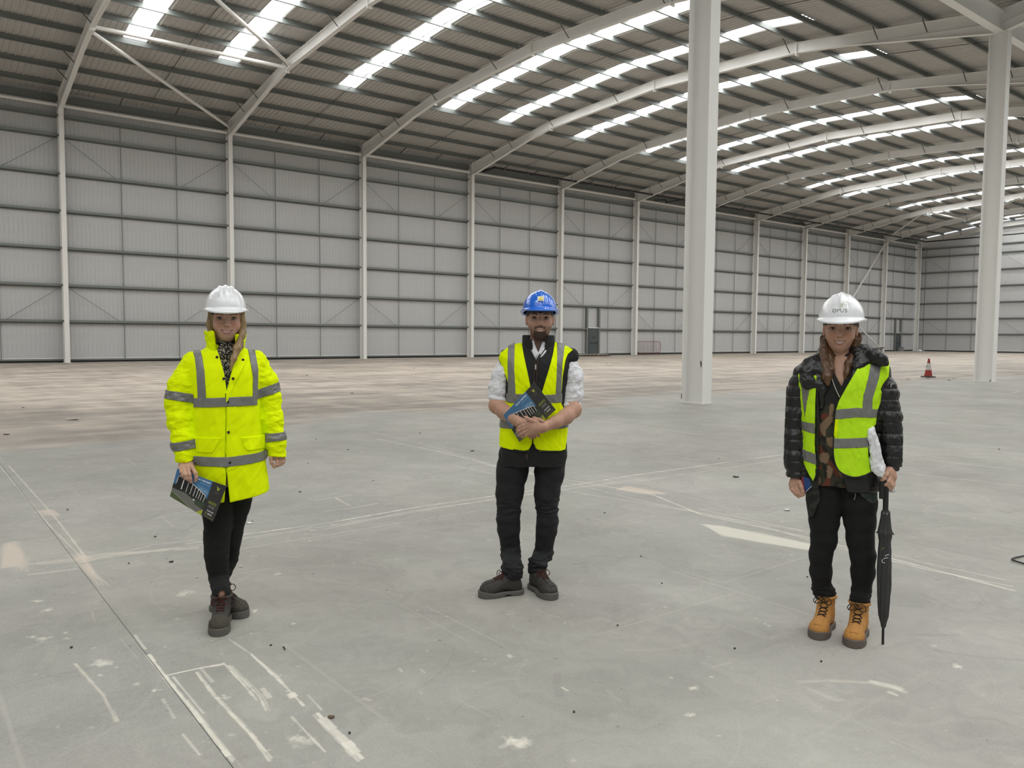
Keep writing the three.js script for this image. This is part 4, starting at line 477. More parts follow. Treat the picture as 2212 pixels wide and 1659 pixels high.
// ---------------------------------------------------------------- the woman in the long yellow coat
{
  const P = person(492, 1322, 'woman in long yellow reflective coat and white hard hat holding a brochure at her side'), { o, L, G, rows, chain, patch, poly } = P, skin = skinColor([.56, .34, .25]);
  const toeA = G(473, 1376), toeB = G(532, 1335), heelA = heelOf(toeA, -4, .285), heelB = heelOf(toeB, 38, .285);
  const trA = [...chain([[462, 1035, .0, .096], [470, 1090, .02, .089], [471, 1134, .03, .0765], [468, 1172, .04, .071], [468, 1200, .045, .067], [473, 1250, .04, .054]]), ankleOf(heelA, toeA, .17, .047), ankleOf(heelA, toeA, .13, .045)], trB = [...chain([[517, 1035, -.02, .094], [512, 1080, -.03, .083], [503, 1125, -.045, .071], [497, 1165, -.06, .065], [494, 1205, -.08, .055]]), ankleOf(heelB, toeB, .19, .046), ankleOf(heelB, toeB, .14, .044)];
  // coat
  const torso = loftF(rows([[742, 463, 514, -.035, .062], [752, 443, 530, -.03, .075], [762, 424, 547, -.02, .09], [776, 410, 560, -.012, .105], [800, 407, 563, 0, .122], [840, 410, 562, .004, .135], [880, 411, 563, .004, .14], [930, 413, 567, .004, .148], [985, 416, 574, .004, .155], [1030, 420, 579, .004, .158], [1075, 424, 582, .004, .16]]), 2.5);
  const armL = chainF(chain([[420, 785, -.02, .068], [396, 832, -.01, .075], [387, 868, 0, .069], [389, 905, .025, .064], [397, 950, .055, .060], [401, 990, .075, .055]]), .03), armR = chainF(chain([[551, 782, -.02, .066], [573, 825, -.015, .066], [582, 860, -.01, .060], [588, 905, .01, .057], [595, 950, .03, .053], [598, 984, .04, .050]]), .03);
  const sleeveWr = (x, y, z) => wr(x, y * 1.6, z, 15, .0045) + wr(x + 3, y * 2, z, 30, .0016), bodyWr = (x, y, z) => wr(x, y * .5, z, 10, .0045) + wr(x, y * .7, z + 9, 22, .0014) + wr(x - y, y * .3, z, 20, .0012);
  const hem = L(500, 1083, .12)[1], hemR = L(580, 1064, .1), hemC = L(495, 1083, .12), cuffL = L(402, 996, .08)[1], cuffR = L(598, 982, .04)[1];
  const vneck = poly([[461, 715], [466, 748], [474, 771], [484, 806], [490, 846], [498, 812], [508, 770], [514, 748], [519, 715]], .12), vent = poly([[490, 1020], [487, 1050], [484, 1090], [497, 1090], [493, 1050]], .15);
  const xMid = L(488, 920, .14)[0], yTop = L(488, 850, .14)[1];
  const coat = (x, y, z) => { let t = torso(x, y, z) + bodyWr(x, y, z), sl = Math.max(smin(armL(x, y, z), 9, .01), (cuffL + (x + .2) * .12) - y), sr = Math.max(armR(x, y, z), cuffR - (x - .2) * .1 - y); const w = sleeveWr(x, y, z); let d = smin(t, Math.min(sl, sr) + w, .022);
    const he = lerp(hemC[1], hemR[1], clamp((x - hemC[0]) / (hemR[0] - hemC[0]), -1, 1.2)) + (x < hemC[0] ? .008 : 0); d = smax(d, he - y, .01);
    if (z > 0) { const g = Math.abs(x - xMid - .004 * Math.sin(y * 12)) - .003; if (y < yTop && g < .03) d = smax(d, -Math.max(g, torso(x, y, z) * -1 - .012), .004); const v = vneck(x, y); if (v < .03) d = smax(d, -Math.max(v, .035 - z), .006); const q = vent(x, y); if (q < .03) d = smax(d, -Math.max(q, .02 - z), .004); } return d; };
  const c0 = L(340, 1100, 0), c1 = L(640, 735, 0);
  const coatM = part(o, 'coat', meshSDF(coat, [c0[0], c0[1], -.24], [c1[0], c1[1], .26], .0055), hiVis);
  const tp = (list, opt) => { const m = patch(coatM, 'reflective_band', coat, list, tape, { t: .0052, h: .0045, ...opt }); const cx = list.reduce((s, p) => s + p[0], 0) / list.length, cy = list.reduce((s, p) => s + p[1], 0) / list.length; return m; };
  const grow = (list, k) => { const cx = list.reduce((s, p) => s + p[0], 0) / list.length, cy = list.reduce((s, p) => s + p[1], 0) / list.length; return list.map(([x, y]) => [x + Math.sign(x - cx) * k, y + Math.sign(y - cy) * k]); };
  tp([[411, 748], [427, 744], [436, 769], [442, 805], [445, 860], [427, 862], [424, 805], [420, 775]], { dz: .12 }); tp([[534, 742], [551, 747], [559, 800], [558, 858], [546, 859], [547, 815], [541, 780]], { dz: .12 });
  tp([[417, 861], [488, 858], [557, 856], [557, 876], [488, 878], [417, 881]], { dz: .13 }); tp([[417, 988], [490, 987], [579, 977], [580, 997], [490, 1008], [417, 1008]], { dz: .15 });
  tp([[345, 841], [390, 846], [419, 851], [419, 870], [390, 865], [345, 859]], { dz: .03 }); tp([[555, 841], [600, 826], [616, 822], [616, 842], [602, 846], [555, 861]], { dz: .02 });
  tp([[362, 957], [395, 952], [424, 947], [424, 966], [396, 971], [362, 977]], { dz: .08 }); tp([[573, 936], [598, 934], [625, 931], [625, 949], [598, 951], [573, 955]], { dz: .05 });
  patch(coatM, 'pocket_flap', coat, [[420, 947], [475, 946], [470, 960], [459, 978], [424, 978]], hiVis, { dz: .15, t: .007, zmin: .02 }); patch(coatM, 'pocket_flap', coat, [[521, 945], [574, 944], [574, 971], [533, 973], [526, 960]], hiVis, { dz: .15, t: .007, zmin: .02 });
  patch(coatM, 'lapel', coat, [[513, 757], [537, 772], [528, 790], [507, 828], [493, 862], [489, 872], [488, 850], [499, 812], [508, 772]], hiVis, { dz: .13, t: .009, zmin: .03 });
  patch(coatM, 'placket', coat, [[488, 850], [512, 866], [512, 1010], [492, 1018], [489, 940]], hiVis, { dz: .15, t: .0025, zmin: .05 });
  for (const [x, y] of [[468.5, 772], [483.5, 818], [503.5, 818], [525.5, 778], [492, 868], [493.5, 933], [496.5, 998]]) { const p = L(x, y, .14); button(coatM, front(coat, p[0], p[1], x > 500 && y < 830 ? .009 : .004)); }
  // stand collar, open at the front
  { const cA = L(487, 745, -.02), f = (x, y, z) => { const t = clamp((y - (cA[1] - .05)) / .12, 0, 1), rx = lerp(.09, .108, t), rz = lerp(.088, .1, t), d = Math.abs(ell(x, 0, z, cA[0] + .002, 0, -.02, rx, 1, rz)) - .0055 + wr(x, y, z, 26, .003), ang = Math.atan2(x - cA[0], z + .02); const top = cA[1] + .078 - .016 * sstep(.3, 1.0, ang) + .004 * Math.sin(ang * 7) - .03 * sstep(.8, .2, Math.abs(ang)); return smax(smax(d, y - top, .006), Math.max(cA[1] - .06 - y, .56 - Math.abs(ang + .03)), .006); };
    part(coatM, 'collar', meshSDF(f, [cA[0] - .14, cA[1] - .08, -.16], [cA[0] + .14, cA[1] + .1, .12], .004), hiVis); }
  // blouse behind the open coat
  const blouseF = (x, y, z) => torso(x, y, z) + .03; const bl = L(445, 860, 0), bh = L(530, 738, 0); const R = rng(8), spots = []; for (let i = 0; i < 900; i++) spots.push([lerp(bl[0], bh[0], R()), lerp(bl[1], bh[1] + .05, R()), .0014 + R() * .0022]);
  part(o, 'blouse', meshSDF((x, y, z) => smin(blouseF(x, y, z), cap(x, y, z, [...L(489, 748, -.012), .060], [...L(489, 762, -.012), .085]), .02), [bl[0], bl[1], -.05], [bh[0], bh[1] + .02, .16], .0026, (x, y) => { for (const s of spots) { const dx = x - s[0], dy = (y - s[1]) * .8; if (dx * dx + dy * dy < s[2] * s[2]) return [.42, .37, .27]; } return [.008, .008, .008]; }), VC(.8));
  // head
  const e = L(489.5, 688, .07), at = [e[0], e[1], 0], s = 1.045, hf0 = headF({ w: 1.06 }), hf = (x, y, z) => hf0((x - at[0]) / s, (y - at[1]) / s, (z - at[2]) / s) * s;
  const neckA = [at[0], at[1] - .075, -.022, .048], neckB = [...L(489, 758, -.03), .056], headNeck = (x, y, z) => smin(hf(x, y, z), cap(x, y, z, neckA, neckB), .025);
  const hc = (x, y, z) => { const lx = x - at[0], ly = y - at[1], lz = z; let c = skin(x, y, z); const ch = Math.exp(-(((Math.abs(lx) - .04) / .018) ** 2 + ((ly + .035) / .018) ** 2)) * (lz > .03 ? 1 : 0); return [c[0] * (1 + .06 * ch), c[1] * (1 - .16 * ch), c[2] * (1 - .14 * ch)]; };
  const g1 = meshSDF(headNeck, [at[0] - .105, at[1] - .22, -.135], [at[0] + .105, at[1] + .145, .13], .003, hc);
  // hands
  const finger = (...pts) => chainF(chain(pts), .006);
  const handL = unionF([chainF(chain([[401, 985, .075, .026], [403, 1000, .09, .027]])), chainF(chain([[394, 1004, .1, .02], [411, 1004, .105, .02]])), chainF(chain([[392, 1012, .14, .013], [412, 1010, .145, .014]]))], .025);
  const fL = [finger([415, 1008, 0.155, .0105], [422, 1022, 0.200, .0095], [424, 1031, 0.200, .0088], [422.5, 1039, 0.194, .0078]), finger([406, 1011, 0.155, .0105], [409, 1025, 0.200, .0098], [411, 1034, 0.200, .009], [413, 1041, 0.194, .008]), finger([397, 1013, 0.153, .010], [400, 1026, 0.197, .0095], [403, 1033, 0.197, .0086], [406.5, 1037, 0.192, .0076]), finger([390, 1009, 0.147, .009], [391.5, 1020, 0.190, .0084], [394, 1027, 0.190, .0076], [396, 1031, 0.186, .007]), finger([408, 1004, 0.110, .0125], [416, 1017, 0.120, .011], [420, 1030, 0.125, .0095])];
  const HL = (x, y, z) => { let d = handL(x, y, z); for (const f of fL) d = smin(d, f(x, y, z), .007); return d; };
  const handR = unionF([chainF(chain([[598, 975, .035, .025], [599, 984, .04, .026]])), chainF(chain([[594, 987, .05, .018], [609, 987, .038, .018]]))], .025);
  const fR = [finger([590, 982, .055, .0115], [585, 990, .07, .0105], [586.5, 999, .075, .0095], [590.5, 1007, .07, .008]), finger([596, 989, .058, .0105], [599, 998, .072, .0095], [597, 1004, .076, .0085], [592.5, 1009.5, .072, .0075]), finger([602, 989, .05, .0105], [604.5, 998, .06, .0098], [603, 1004, .063, .0088], [598, 1007, .06, .0078]), finger([608, 989, .042, .010], [610, 997, .05, .0092], [608.5, 1002.5, .052, .0082], [604, 1005, .05, .0075]), finger([612.5, 987, .034, .009], [614, 994, .038, .0084], [612.5, 999, .04, .0076], [609, 1002, .04, .007])];
  const HR = (x, y, z) => { let d = handR(x, y, z); for (const f of fR) d = smin(d, f(x, y, z), .007); return d; };
  const bx = (a, b, z0, z1) => { const p = L(...a), q = L(...b); return [[Math.min(p[0], q[0]), Math.min(p[1], q[1]), z0], [Math.max(p[0], q[0]), Math.max(p[1], q[1]), z1]]; };
  const b1 = bx([370, 1050, .1], [440, 975, .1], .03, .25), b2 = bx([570, 1020, .05], [630, 965, .05], -.02, .11); const g2 = meshSDF(HL, b1[0], b1[1], .003, skin), g3 = meshSDF(HR, b2[0], b2[1], .003, skin);
  // covered body: trunk, arms and legs inside the clothes
  const legA = trA.map(([x, y, z, r]) => [x, y, z, r * .6]), legB = trB.map(([x, y, z, r]) => [x, y, z, r * .6]);
  const core = unionF([loftF(rows([[770, 440, 530, -.02, .07], [850, 430, 545, 0, .09], [950, 435, 548, 0, .1], [1045, 438, 560, 0, .1]])), chainF(chain([[420, 790, -.02, .04], [389, 880, 0, .036], [401, 985, .075, .027]])), chainF(chain([[551, 788, -.02, .04], [584, 880, 0, .036], [598, 978, .036, .026]])), chainF(legA), chainF(legB), chainF([neckA, neckB.map((v, i) => i === 1 ? v - .04 : v)])], .03);
  const k0 = L(370, 1300, 0), k1 = L(630, 745, 0); const g4 = meshSDF(core, [k0[0], .1, -.3], [k1[0], k1[1], .2], .012, skin);
  const body = part(o, 'body', joinGeo([g1, g2, g3, g4]), skinMat);
  addFace(P, body, hf0, at, s, { w: 1.06, brow: [.12, .07, .04], iris: [.05, .06, .05], lip: [.38, .12, .11] });
  // hair
  const hairC = (x, y, z) => { const a = noise3(x * 130, y * 4, z * 130), b = noise3(x * 330, y * 6, z * 330), t = clamp(.5 + .38 * a + .3 * b, 0, 1); return [lerp(.16, .42, t), lerp(.10, .28, t), lerp(.05, .13, t)]; };
  const strand = (x, y, z) => .0009 * noise3(x * 110, y * 3, z * 110) + .0005 * noise3(x * 260, y * 4, z * 260);
  const lk = (pts, fl) => { const f = chainF(chain(pts), .02); return f; }; const lockR = lk([[521, 672, .015, .018], [524, 700, .02, .018], [521, 725, .045, .019], [512, 752, .09, .018], [505, 775, .12, .013], [498, 797, .132, .006]]), lockR2 = lk([[522, 690, -.01, .018], [524, 720, -.005, .018], [518, 748, .03, .017], [511, 768, .09, .010]]), lockL = lk([[456, 675, .01, .016], [454, 700, .005, .017], [457, 725, 0, .017], [462, 748, -.01, .016]]);
  const hair = (x, y, z) => { let d = ell(x, y, z, at[0], at[1] + .03, -.03, .085, .115, .102); d = smin(d, ell(x, y, z, at[0], at[1] - .07, -.05, .083, .1, .07), .04); d = smin(d, lockL(x, y, z), .02); d = smin(d, Math.min(lockR(x, y, z), lockR2(x, y, z)), .02); d += strand(x, y, z); const lx = (x - at[0]) / 1.0; const fw = Math.max(ell(lx, y - at[1], z, 0, -.04, .09, .069, .115, .09), .0); return smax(smax(d, -ell(lx, y - at[1], z, 0, -.035, .085, .0715, .12, .085), .006), y - (at[1] + .06), .01); };
  const h0 = L(440, 805, 0), h1 = L(540, 660, 0); part(o, 'hair', meshSDF(hair, [h0[0], h0[1], -.16], [h1[0] + .02, h1[1], .16], .0035, hairC), VC(.45, { sheen: .3 }));
  hardHat(o, [at[0] + L(488, 670, .1)[0] - L(489.5, 670, .1)[0], L(488, 666.5, .1)[1], -.01], 1.04, -.03, 0, whiteShell, { ridges: 3 });
  // trousers
  const tr = (x, y, z) => { const a = cap(x, y, z, trA[0], trA[1]); let d = Math.min(...trA.slice(1).map((p, i) => cap(x, y, z, trA[i], p))); let e2 = Math.min(...trB.slice(1).map((p, i) => cap(x, y, z, trB[i], p))); return smin(d, e2, .012) + wr(x, y * 1.5, z, 14, .0025); };
    const t0 = L(425, 1345, 0), t1 = L(560, 1030, 0); part(o, 'trousers', meshSDF(tr, [t0[0], .1, -.3], [t1[0], t1[1], .2], .006), blackKnit);
  boot(o, 'boot', heelA, toeA, { h: .155, up: bootDark, sole: bootSole, lace: laceRed, cap: bootCap, label: 'dusty dark work boot with red flecked laces' }); boot(o, 'boot', heelB, toeB, { h: .155, up: bootDark, sole: bootSole, lace: laceRed, cap: bootCap, label: 'dusty dark work boot set behind the other' });
  // brochure in her hand
  o.updateMatrixWorld(); const Wd = p => o.localToWorld(new THREE.Vector3(...p)).toArray();
  brochure([L(383, 1012, .17), L(489.5, 1050, .2), L(460, 1128, .21), L(367, 1072, .185)].map(Wd), 'property brochure held low in the hand of the long-coated woman');
}
// ---------------------------------------------------------------- the man in the yellow vest
{
  const P = person(1118, 1268, 'bearded man in yellow vest over black gilet, blue hard hat, hands crossed over a brochure'), { o, L, G, rows, chain, patch, poly } = P, skinB = [.55, .32, .23], skin = skinColor(skinB);
  const toeA = G(1036, 1291), heelA = G(1128, 1280), toeB = G(1197, 1297), heelB = heelOf(toeB, 26, .29);
  const torso = loftF(rows([[738, 1140, 1190, -.03, .06], [750, 1118, 1208, -.025, .085], [764, 1096, 1228, -.015, .1], [785, 1089, 1232, 0, .115], [820, 1090, 1226, .006, .124], [870, 1089, 1220, .01, .128], [920, 1084, 1222, .01, .13], [975, 1081, 1224, .008, .13], [1003, 1080, 1220, .004, .125]]), 2.5);
  const bodyWr = (x, y, z) => wr(x, y * .5, z, 9, .004) + wr(x + y, y * .4, z + 4, 20, .0016);
  // gilet with stand collar and cap shoulders
  const capR = chainF(chain([[1205, 760, -.01, .05], [1232, 770, -.005, .05]])), capL = chainF(chain([[1118, 760, -.01, .05], [1096, 770, -.005, .05]]));
  const open = poly([[1134, 715], [1142, 745], [1150, 762], [1158, 779], [1165, 765], [1178, 745], [1190, 715]], .1);
  const gilet = (x, y, z) => { let d = smin(torso(x, y, z), Math.min(capR(x, y, z), capL(x, y, z)), .04) + bodyWr(x, y, z); if (z > 0) { const v = open(x, y); if (v < .03) d = smax(d, -Math.max(v, .03 - z), .006); } return d; };
  const c0 = L(1060, 1005, 0), c1 = L(1262, 728, 0), gi = part(o, 'gilet', meshSDF(gilet, [c0[0], c0[1], -.2], [c1[0], c1[1], .2], .0055), blackCloth);
  { const cA = L(1163, 745, -.02), f = (x, y, z) => { const t = clamp((y - (cA[1] - .05)) / .12, 0, 1), d = Math.abs(ell(x, 0, z, cA[0], 0, -.018, lerp(.095, .094, t), 1, lerp(.095, .09, t))) - .007, ang = Math.atan2(x - cA[0], z + .018); return smax(smax(d, y - (cA[1] + .062), .01), Math.max(cA[1] - .06 - y, .42 + (y - cA[1]) * 3 - Math.abs(ang)), .008); }; part(gi, 'stand_collar', meshSDF(f, [cA[0] - .13, cA[1] - .08, -.14], [cA[0] + .13, cA[1] + .09, .12], .004), blackCloth); }
  const trim = std(lin(.05, .03, .022), .7); const edge = pts => pts.map(([x, y]) => { const p = L(x, y, .12); return front(gilet, p[0], p[1], .002); }); part(gi, 'collar_trim', tube(edge([[1137, 738], [1145, 754], [1152, 768], [1158, 780]]), .004, 24, 6), trim); part(gi, 'collar_trim', tube(edge([[1192, 738], [1180, 752], [1168, 768], [1160, 780]]), .004, 24, 6), trim);
  for (const k of [-1, 1]) part(gi, 'zip_tape', tube(edge([[1158 + k * 2.5, 780], [1157 + k * 2.5, 800], [1155 + k * 2.5, 828]]), .0035, 20, 6), trim); { const p = L(1157, 793, .12), q = front(gilet, p[0], p[1], .006); part(gi, 'zip_pull', new RoundedBoxGeometry(.008, .03, .005, 2, .002).translate(...q), std(lin(.7, .7, .7), .3, .5)); const p2 = L(1138, 985, .12), q2 = front(gilet, p2[0], p2[1], .004); part(gi, 'zip_end', new RoundedBoxGeometry(.012, .035, .006, 2, .002).translate(...q2), trim); }
  // shirt: collar wings and rolled sleeves
  const shirtM = std(lin(.74, .74, .77), .8), shirt = chainF(chain([[1163, 745, -.015, .062], [1163, 770, -.005, .085], [1160, 800, .01, .085]])); const sA = L(1125, 800, 0), sB = L(1200, 735, 0);
  const shirtV = poly([[1148, 715], [1156, 745], [1163, 762], [1170, 745], [1180, 715]], .1), shirtF = (x, y, z) => { let d = shirt(x, y, z); const v = shirtV(x, y); if (z > 0 && v < .02) d = smax(d, -Math.max(v, .02 - z), .005); return d; };
  const sh = part(o, 'shirt', meshSDF(shirtF, [sA[0], sA[1], -.11], [sB[0], sB[1] + .02, .13], .004), shirtM);
  patch(sh, 'collar_wing', (x, y, z) => Math.min(shirt(x, y, z), cap(x, y, z, [...L(1163, 738, -.01), .068], [...L(1163, 760, -.01), .078])), [[1140, 730], [1146, 732], [1161, 764], [1157, 776], [1146, 758]], shirtM, { dz: .08, t: .012, zmin: .0 }); patch(sh, 'collar_wing', (x, y, z) => Math.min(shirt(x, y, z), cap(x, y, z, [...L(1163, 738, -.01), .068], [...L(1163, 760, -.01), .078])), [[1186, 730], [1181, 734], [1167, 762], [1166, 776], [1182, 758]], shirtM, { dz: .08, t: .012, zmin: .0 });
  const slWr = (x, y, z) => wr(x + y * .6, y * 1.1 - x, z, 15, .005) + wr(x, y * 2, z, 28, .0015); const slL = chain([[1104, 778, -.01, .06], [1086, 812, -.01, .066], [1079, 840, .0, .064], [1077, 856, .01, .058]]), slR = chain([[1222, 778, -.01, .06], [1236, 815, -.01, .066], [1236, 850, .0, .064], [1231, 868, .012, .06]]);
  const sleeve = (pts, cut) => { const f = chainF(pts, .03); return (x, y, z) => Math.max(f(x, y, z) + slWr(x, y, z), cut(x, y, z)); }; const yl = L(1076, 866, .02), yr = L(1232, 880, .02); const slF1 = sleeve(slL, (x, y) => yl[1] - (x - yl[0]) * .18 - y), slF2 = sleeve(slR, (x, y) => yr[1] + (x - yr[0]) * .05 - y);
  const bb = (a, b, z0, z1) => { const p = L(...a, 0), q = L(...b, 0); return [[Math.min(p[0], q[0]), Math.min(p[1], q[1]), z0], [Math.max(p[0], q[0]), Math.max(p[1], q[1]), z1]]; };
  for (const [f, a, b, pts] of [[slF1, [1045, 880], [1130, 755], slL], [slF2, [1195, 895], [1268, 755], slR]]) { const [lo, hi] = bb(a, b, -.11, .13); const m = part(sh, 'sleeve', meshSDF(f, lo, hi, .0045), shirtM); }
  for (const [c, n, r] of [[L(1077, 861, .012), -.2, .060], [L(1231, 874, .014), .08, .062]]) part(sh, 'rolled_cuff', new THREE.TorusGeometry(r * .93, .013, 12, 36).scale(1, 1, 1.3).rotateX(Math.PI / 2).rotateZ(n).translate(...c), shirtM);
  // vest panels, tape and dark binding
  const vest = (x, y, z) => gilet(x, y, z) - .006 + .002 * noise3(x * 30, y * 12, z * 30), leftP = [[1076, 776], [1080, 763], [1100, 748], [1127, 739], [1132, 770], [1145, 830], [1150, 880], [1151, 940], [1148, 960], [1142, 973], [1110, 972], [1076, 967], [1078, 930], [1081, 900], [1092, 868], [1098, 850], [1095, 825], [1084, 795]], rightP = [[1200, 739], [1226, 748], [1240, 756], [1228, 766], [1222, 780], [1216, 815], [1213, 850], [1213, 872], [1226, 900], [1228, 935], [1222, 974], [1190, 975], [1165, 974], [1155, 967], [1152, 955], [1153, 900], [1171, 845], [1185, 800], [1195, 765]];
  const va = patch(o, 'vest_front', vest, leftP, hiVis, { dz: .12, t: .003, h: .0045 }), vb = patch(o, 'vest_front', vest, rightP, hiVis, { dz: .12, t: .003, h: .0045 }); va.userData.label = vb.userData.label = 'yellow vest panel';
  const bind = (parent, pts, dz = .12) => part(parent, 'binding', tube(pts.map(([x, y]) => { const p = L(x, y, dz); return front(vest, p[0], p[1], .003); }), .004, pts.length * 8, 6), blackTrim); bind(va, [[1078, 777], [1086, 797], [1096, 824], [1098, 845]], .06); bind(va, [[1077, 966], [1110, 971], [1141, 972], [1149, 960]]); bind(vb, [[1153, 958], [1158, 969], [1190, 974], [1221, 973]]); bind(vb, [[1228, 768], [1221, 790], [1216, 815]], .06);
  const tp = (par, l, opt) => patch(par, 'reflective_band', vest, l, tape, { dz: .125, t: .0055, h: .0045, ...opt }); tp(va, [[1097, 742], [1112, 738], [1111, 800], [1114, 850], [1115, 871], [1096, 871], [1097, 830], [1096, 790]]); tp(vb, [[1205, 738], [1223, 742], [1215, 790], [1213, 852], [1200, 853], [1203, 800]]); tp(va, [[1093, 851], [1149, 851], [1150, 868], [1093, 870]], { zmin: -.3 }); tp(vb, [[1166, 853], [1215, 851], [1215, 870], [1160, 872]]); tp(va, [[1074, 908], [1149, 906], [1150, 926], [1074, 927]]); tp(vb, [[1153, 912], [1230, 908], [1230, 926], [1153, 930]]);
  // trousers
  const tA = [...chain([[1112, 985, 0, .102], [1106, 1020, 0, .098], [1101, 1062, .01, .086], [1098, 1119, .02, .071], [1099, 1140, .015, .069], [1104, 1195, -.01, .06]]), ankleOf(heelA, toeA, .17, .06), ankleOf(heelA, toeA, .12, .062)], tB = [...chain([[1188, 985, 0, .102], [1187, 1020, 0, .092], [1181, 1068, .015, .077], [1183, 1124, .02, .064], [1180, 1145, .01, .064], [1174, 1195, -.02, .057]]), ankleOf(heelB, toeB, .17, .055), ankleOf(heelB, toeB, .13, .058)];
  const trf = (x, y, z) => { let a = 9, b = 9; for (let i = 0; i < tA.length - 1; i++) { a = smin(a, cap(x, y, z, tA[i], tA[i + 1]), .02); b = smin(b, cap(x, y, z, tB[i], tB[i + 1]), .02); } const low = sstep(.34, .14, y), knee = Math.exp(-(((y - .52) / .05) ** 2)); return smin(a, b, .015) + wr(x, y * 1.4, z, 12, .003) + (.007 * low + .006 * knee) * noise3(x * 12, y * 34, z * 12); };
  const t0 = L(1055, 1300, 0), t1 = L(1235, 960, 0), jeans = std(lin(.0085, .0088, .011), .85); part(o, 'trousers', meshSDF(trf, [t0[0], .1, -.3], [t1[0], t1[1], .24], .0055), jeans);
  boot(o, 'boot', heelA, toeA, { h: .135, up: std(lin(.04, .035, .03), .75), sole: bootSole, lace: laceRed, wide: 1.05, label: 'grey-toed work shoe turned sideways' }); boot(o, 'boot', heelB, toeB, { h: .135, up: std(lin(.04, .037, .033), .75), sole: bootSole, lace: laceRed, wide: 1.05, label: 'grey-toed work shoe pointing forward' });
  // head with beard
  const e = L(1167, 687, .07), at = [e[0], e[1], 0], s = 1.07, hf0 = headF({ w: 1.04, jaw: .003, male: true }), hf = (x, y, z) => hf0((x - at[0]) / s, (y - at[1]) / s, z / s) * s;
  const neckA = [at[0], at[1] - .09, -.02, .058], neckB = [...L(1163, 752, -.02), .064]; const beardAt = (lx, ly) => { const ed = .0035 * noise2(lx * 160, ly * 160) + .002 * noise2(lx * 400, ly * 400), ax = Math.abs(lx) + ed; const mou = sstep(.035, .029, ax) * sstep(-.047, -.05, ly + ed) , inner = ((lx / .0305) ** 2 + ((ly + .0665) / .0125) ** 2), hole = sstep(1.0, .85, inner), chin = sstep(.046, .036, Math.hypot(lx, (ly + .094) * .95) + ed), stub = .5 * sstep(-.03, -.062, ly + ed * 2 - .25 * Math.max(0, Math.abs(lx) - .04)) * sstep(.01, .03, Math.abs(lx)); return Math.max(0, Math.max(mou * (ly > -.075 ? 1 : .9), chin, stub) * (1 - hole)); };
  const hc = (x, y, z) => { const lx = (x - at[0]) / s, ly = (y - at[1]) / s, c = skin(x, y, z); const b = z > .0 ? beardAt(lx, ly) : 0; const g = .8 + .4 * noise3(x * 300, y * 120, z * 300); return [lerp(c[0], .045 * g, b * .92), lerp(c[1], .032 * g, b * .92), lerp(c[2], .025 * g, b * .92)]; };
  const headNeck = (x, y, z) => { let d = hf(x, y, z); const lx = (x - at[0]) / s, ly = (y - at[1]) / s; if (z > .02 && ly < -.03) d -= .004 * beardAt(lx, ly) * (.7 + .3 * noise3(x * 200, y * 120, z * 200)); return smin(d, cap(x, y, z, neckA, neckB), .02); };
  const g1 = meshSDF(headNeck, [at[0] - .115, at[1] - .24, -.14], [at[0] + .115, at[1] + .15, .14], .003, hc);
  // bare forearms and crossed hands
  const arm = (...pts) => chainF(chain(pts), .02), hairSkin = (x, y, z) => { const c = skin(x, y, z), n = .93 + .09 * noise3(x * 160, y * 160, z * 160); return c.map(v => v * n); };
  const armL = arm([1077, 852, .01, .046], [1074, 876, .04, .05], [1090, 890, .1, .046], [1108, 903, .15, .037], [1124, 914, .185, .030]), armR = arm([1231, 862, .012, .046], [1238, 885, .045, .05], [1222, 900, .11, .046], [1200, 912, .165, .036], [1176, 922, .205, .031]);
  const fg = (...pts) => chainF(chain(pts), .006);
  const palmR = unionF([chainF(chain([[1172, 923, .212, .03], [1155, 924, .225, .029]])), chainF(chain([[1156, 914, .225, .022], [1153, 932, .222, .024]])), chainF(chain([[1143, 917, .23, .016], [1140, 934, .224, .018]]))], .03);
  const fRs = [fg([1141, 914, .236, .0115], [1130, 919, .248, .0105], [1122, 923, .242, .0098], [1117, 928, .228, .0085]), fg([1140, 921, .238, .0118], [1129, 926, .248, .0108], [1122, 930, .242, .01], [1118, 934, .23, .0086]), fg([1140, 928, .234, .0115], [1131, 934, .244, .0105], [1125, 937.5, .238, .0096], [1122, 941, .226, .0082]), fg([1142, 935, .228, .0105], [1135, 940, .236, .0098], [1130, 943, .23, .0088], [1127, 945, .22, .0078]), fg([1158, 912, .232, .015], [1147, 908, .245, .0125], [1139, 904, .248, .0105], [1135, 901, .244, .0088])];
  const palmL = unionF([chainF(chain([[1122, 913, .188, .030], [1140, 922, .2, .028]])), chainF(chain([[1142, 914, .2, .02], [1146, 928, .19, .022]]))], .03); const fLs = [fg([1144, 910, .208, .0125], [1154, 904, .222, .0115], [1165, 907, .228, .0105], [1174, 911, .224, .009]), fg([1148, 916, .195, .0115], [1160, 926, .19, .0105], [1170, 934, .185, .009]), fg([1146, 922, .19, .0115], [1156, 934, .185, .0105], [1164, 942, .18, .009]), fg([1144, 928, .185, .011], [1150, 938, .18, .01], [1156, 945, .176, .0086]), fg([1140, 932, .182, .010], [1143, 941, .178, .009], [1148, 947, .174, .008])];
  const hands = (x, y, z) => { let a = smin(armL(x, y, z), palmL(x, y, z), .02); for (const f of fLs) a = smin(a, f(x, y, z), .007); let b = smin(armR(x, y, z), palmR(x, y, z), .02); for (const f of fRs) b = smin(b, f(x, y, z), .007); return Math.min(a, b); };
  const [l2, u2] = bb([1050, 965], [1262, 840], -.06, .3); const g2 = meshSDF(hands, l2, u2, .0032, hairSkin);
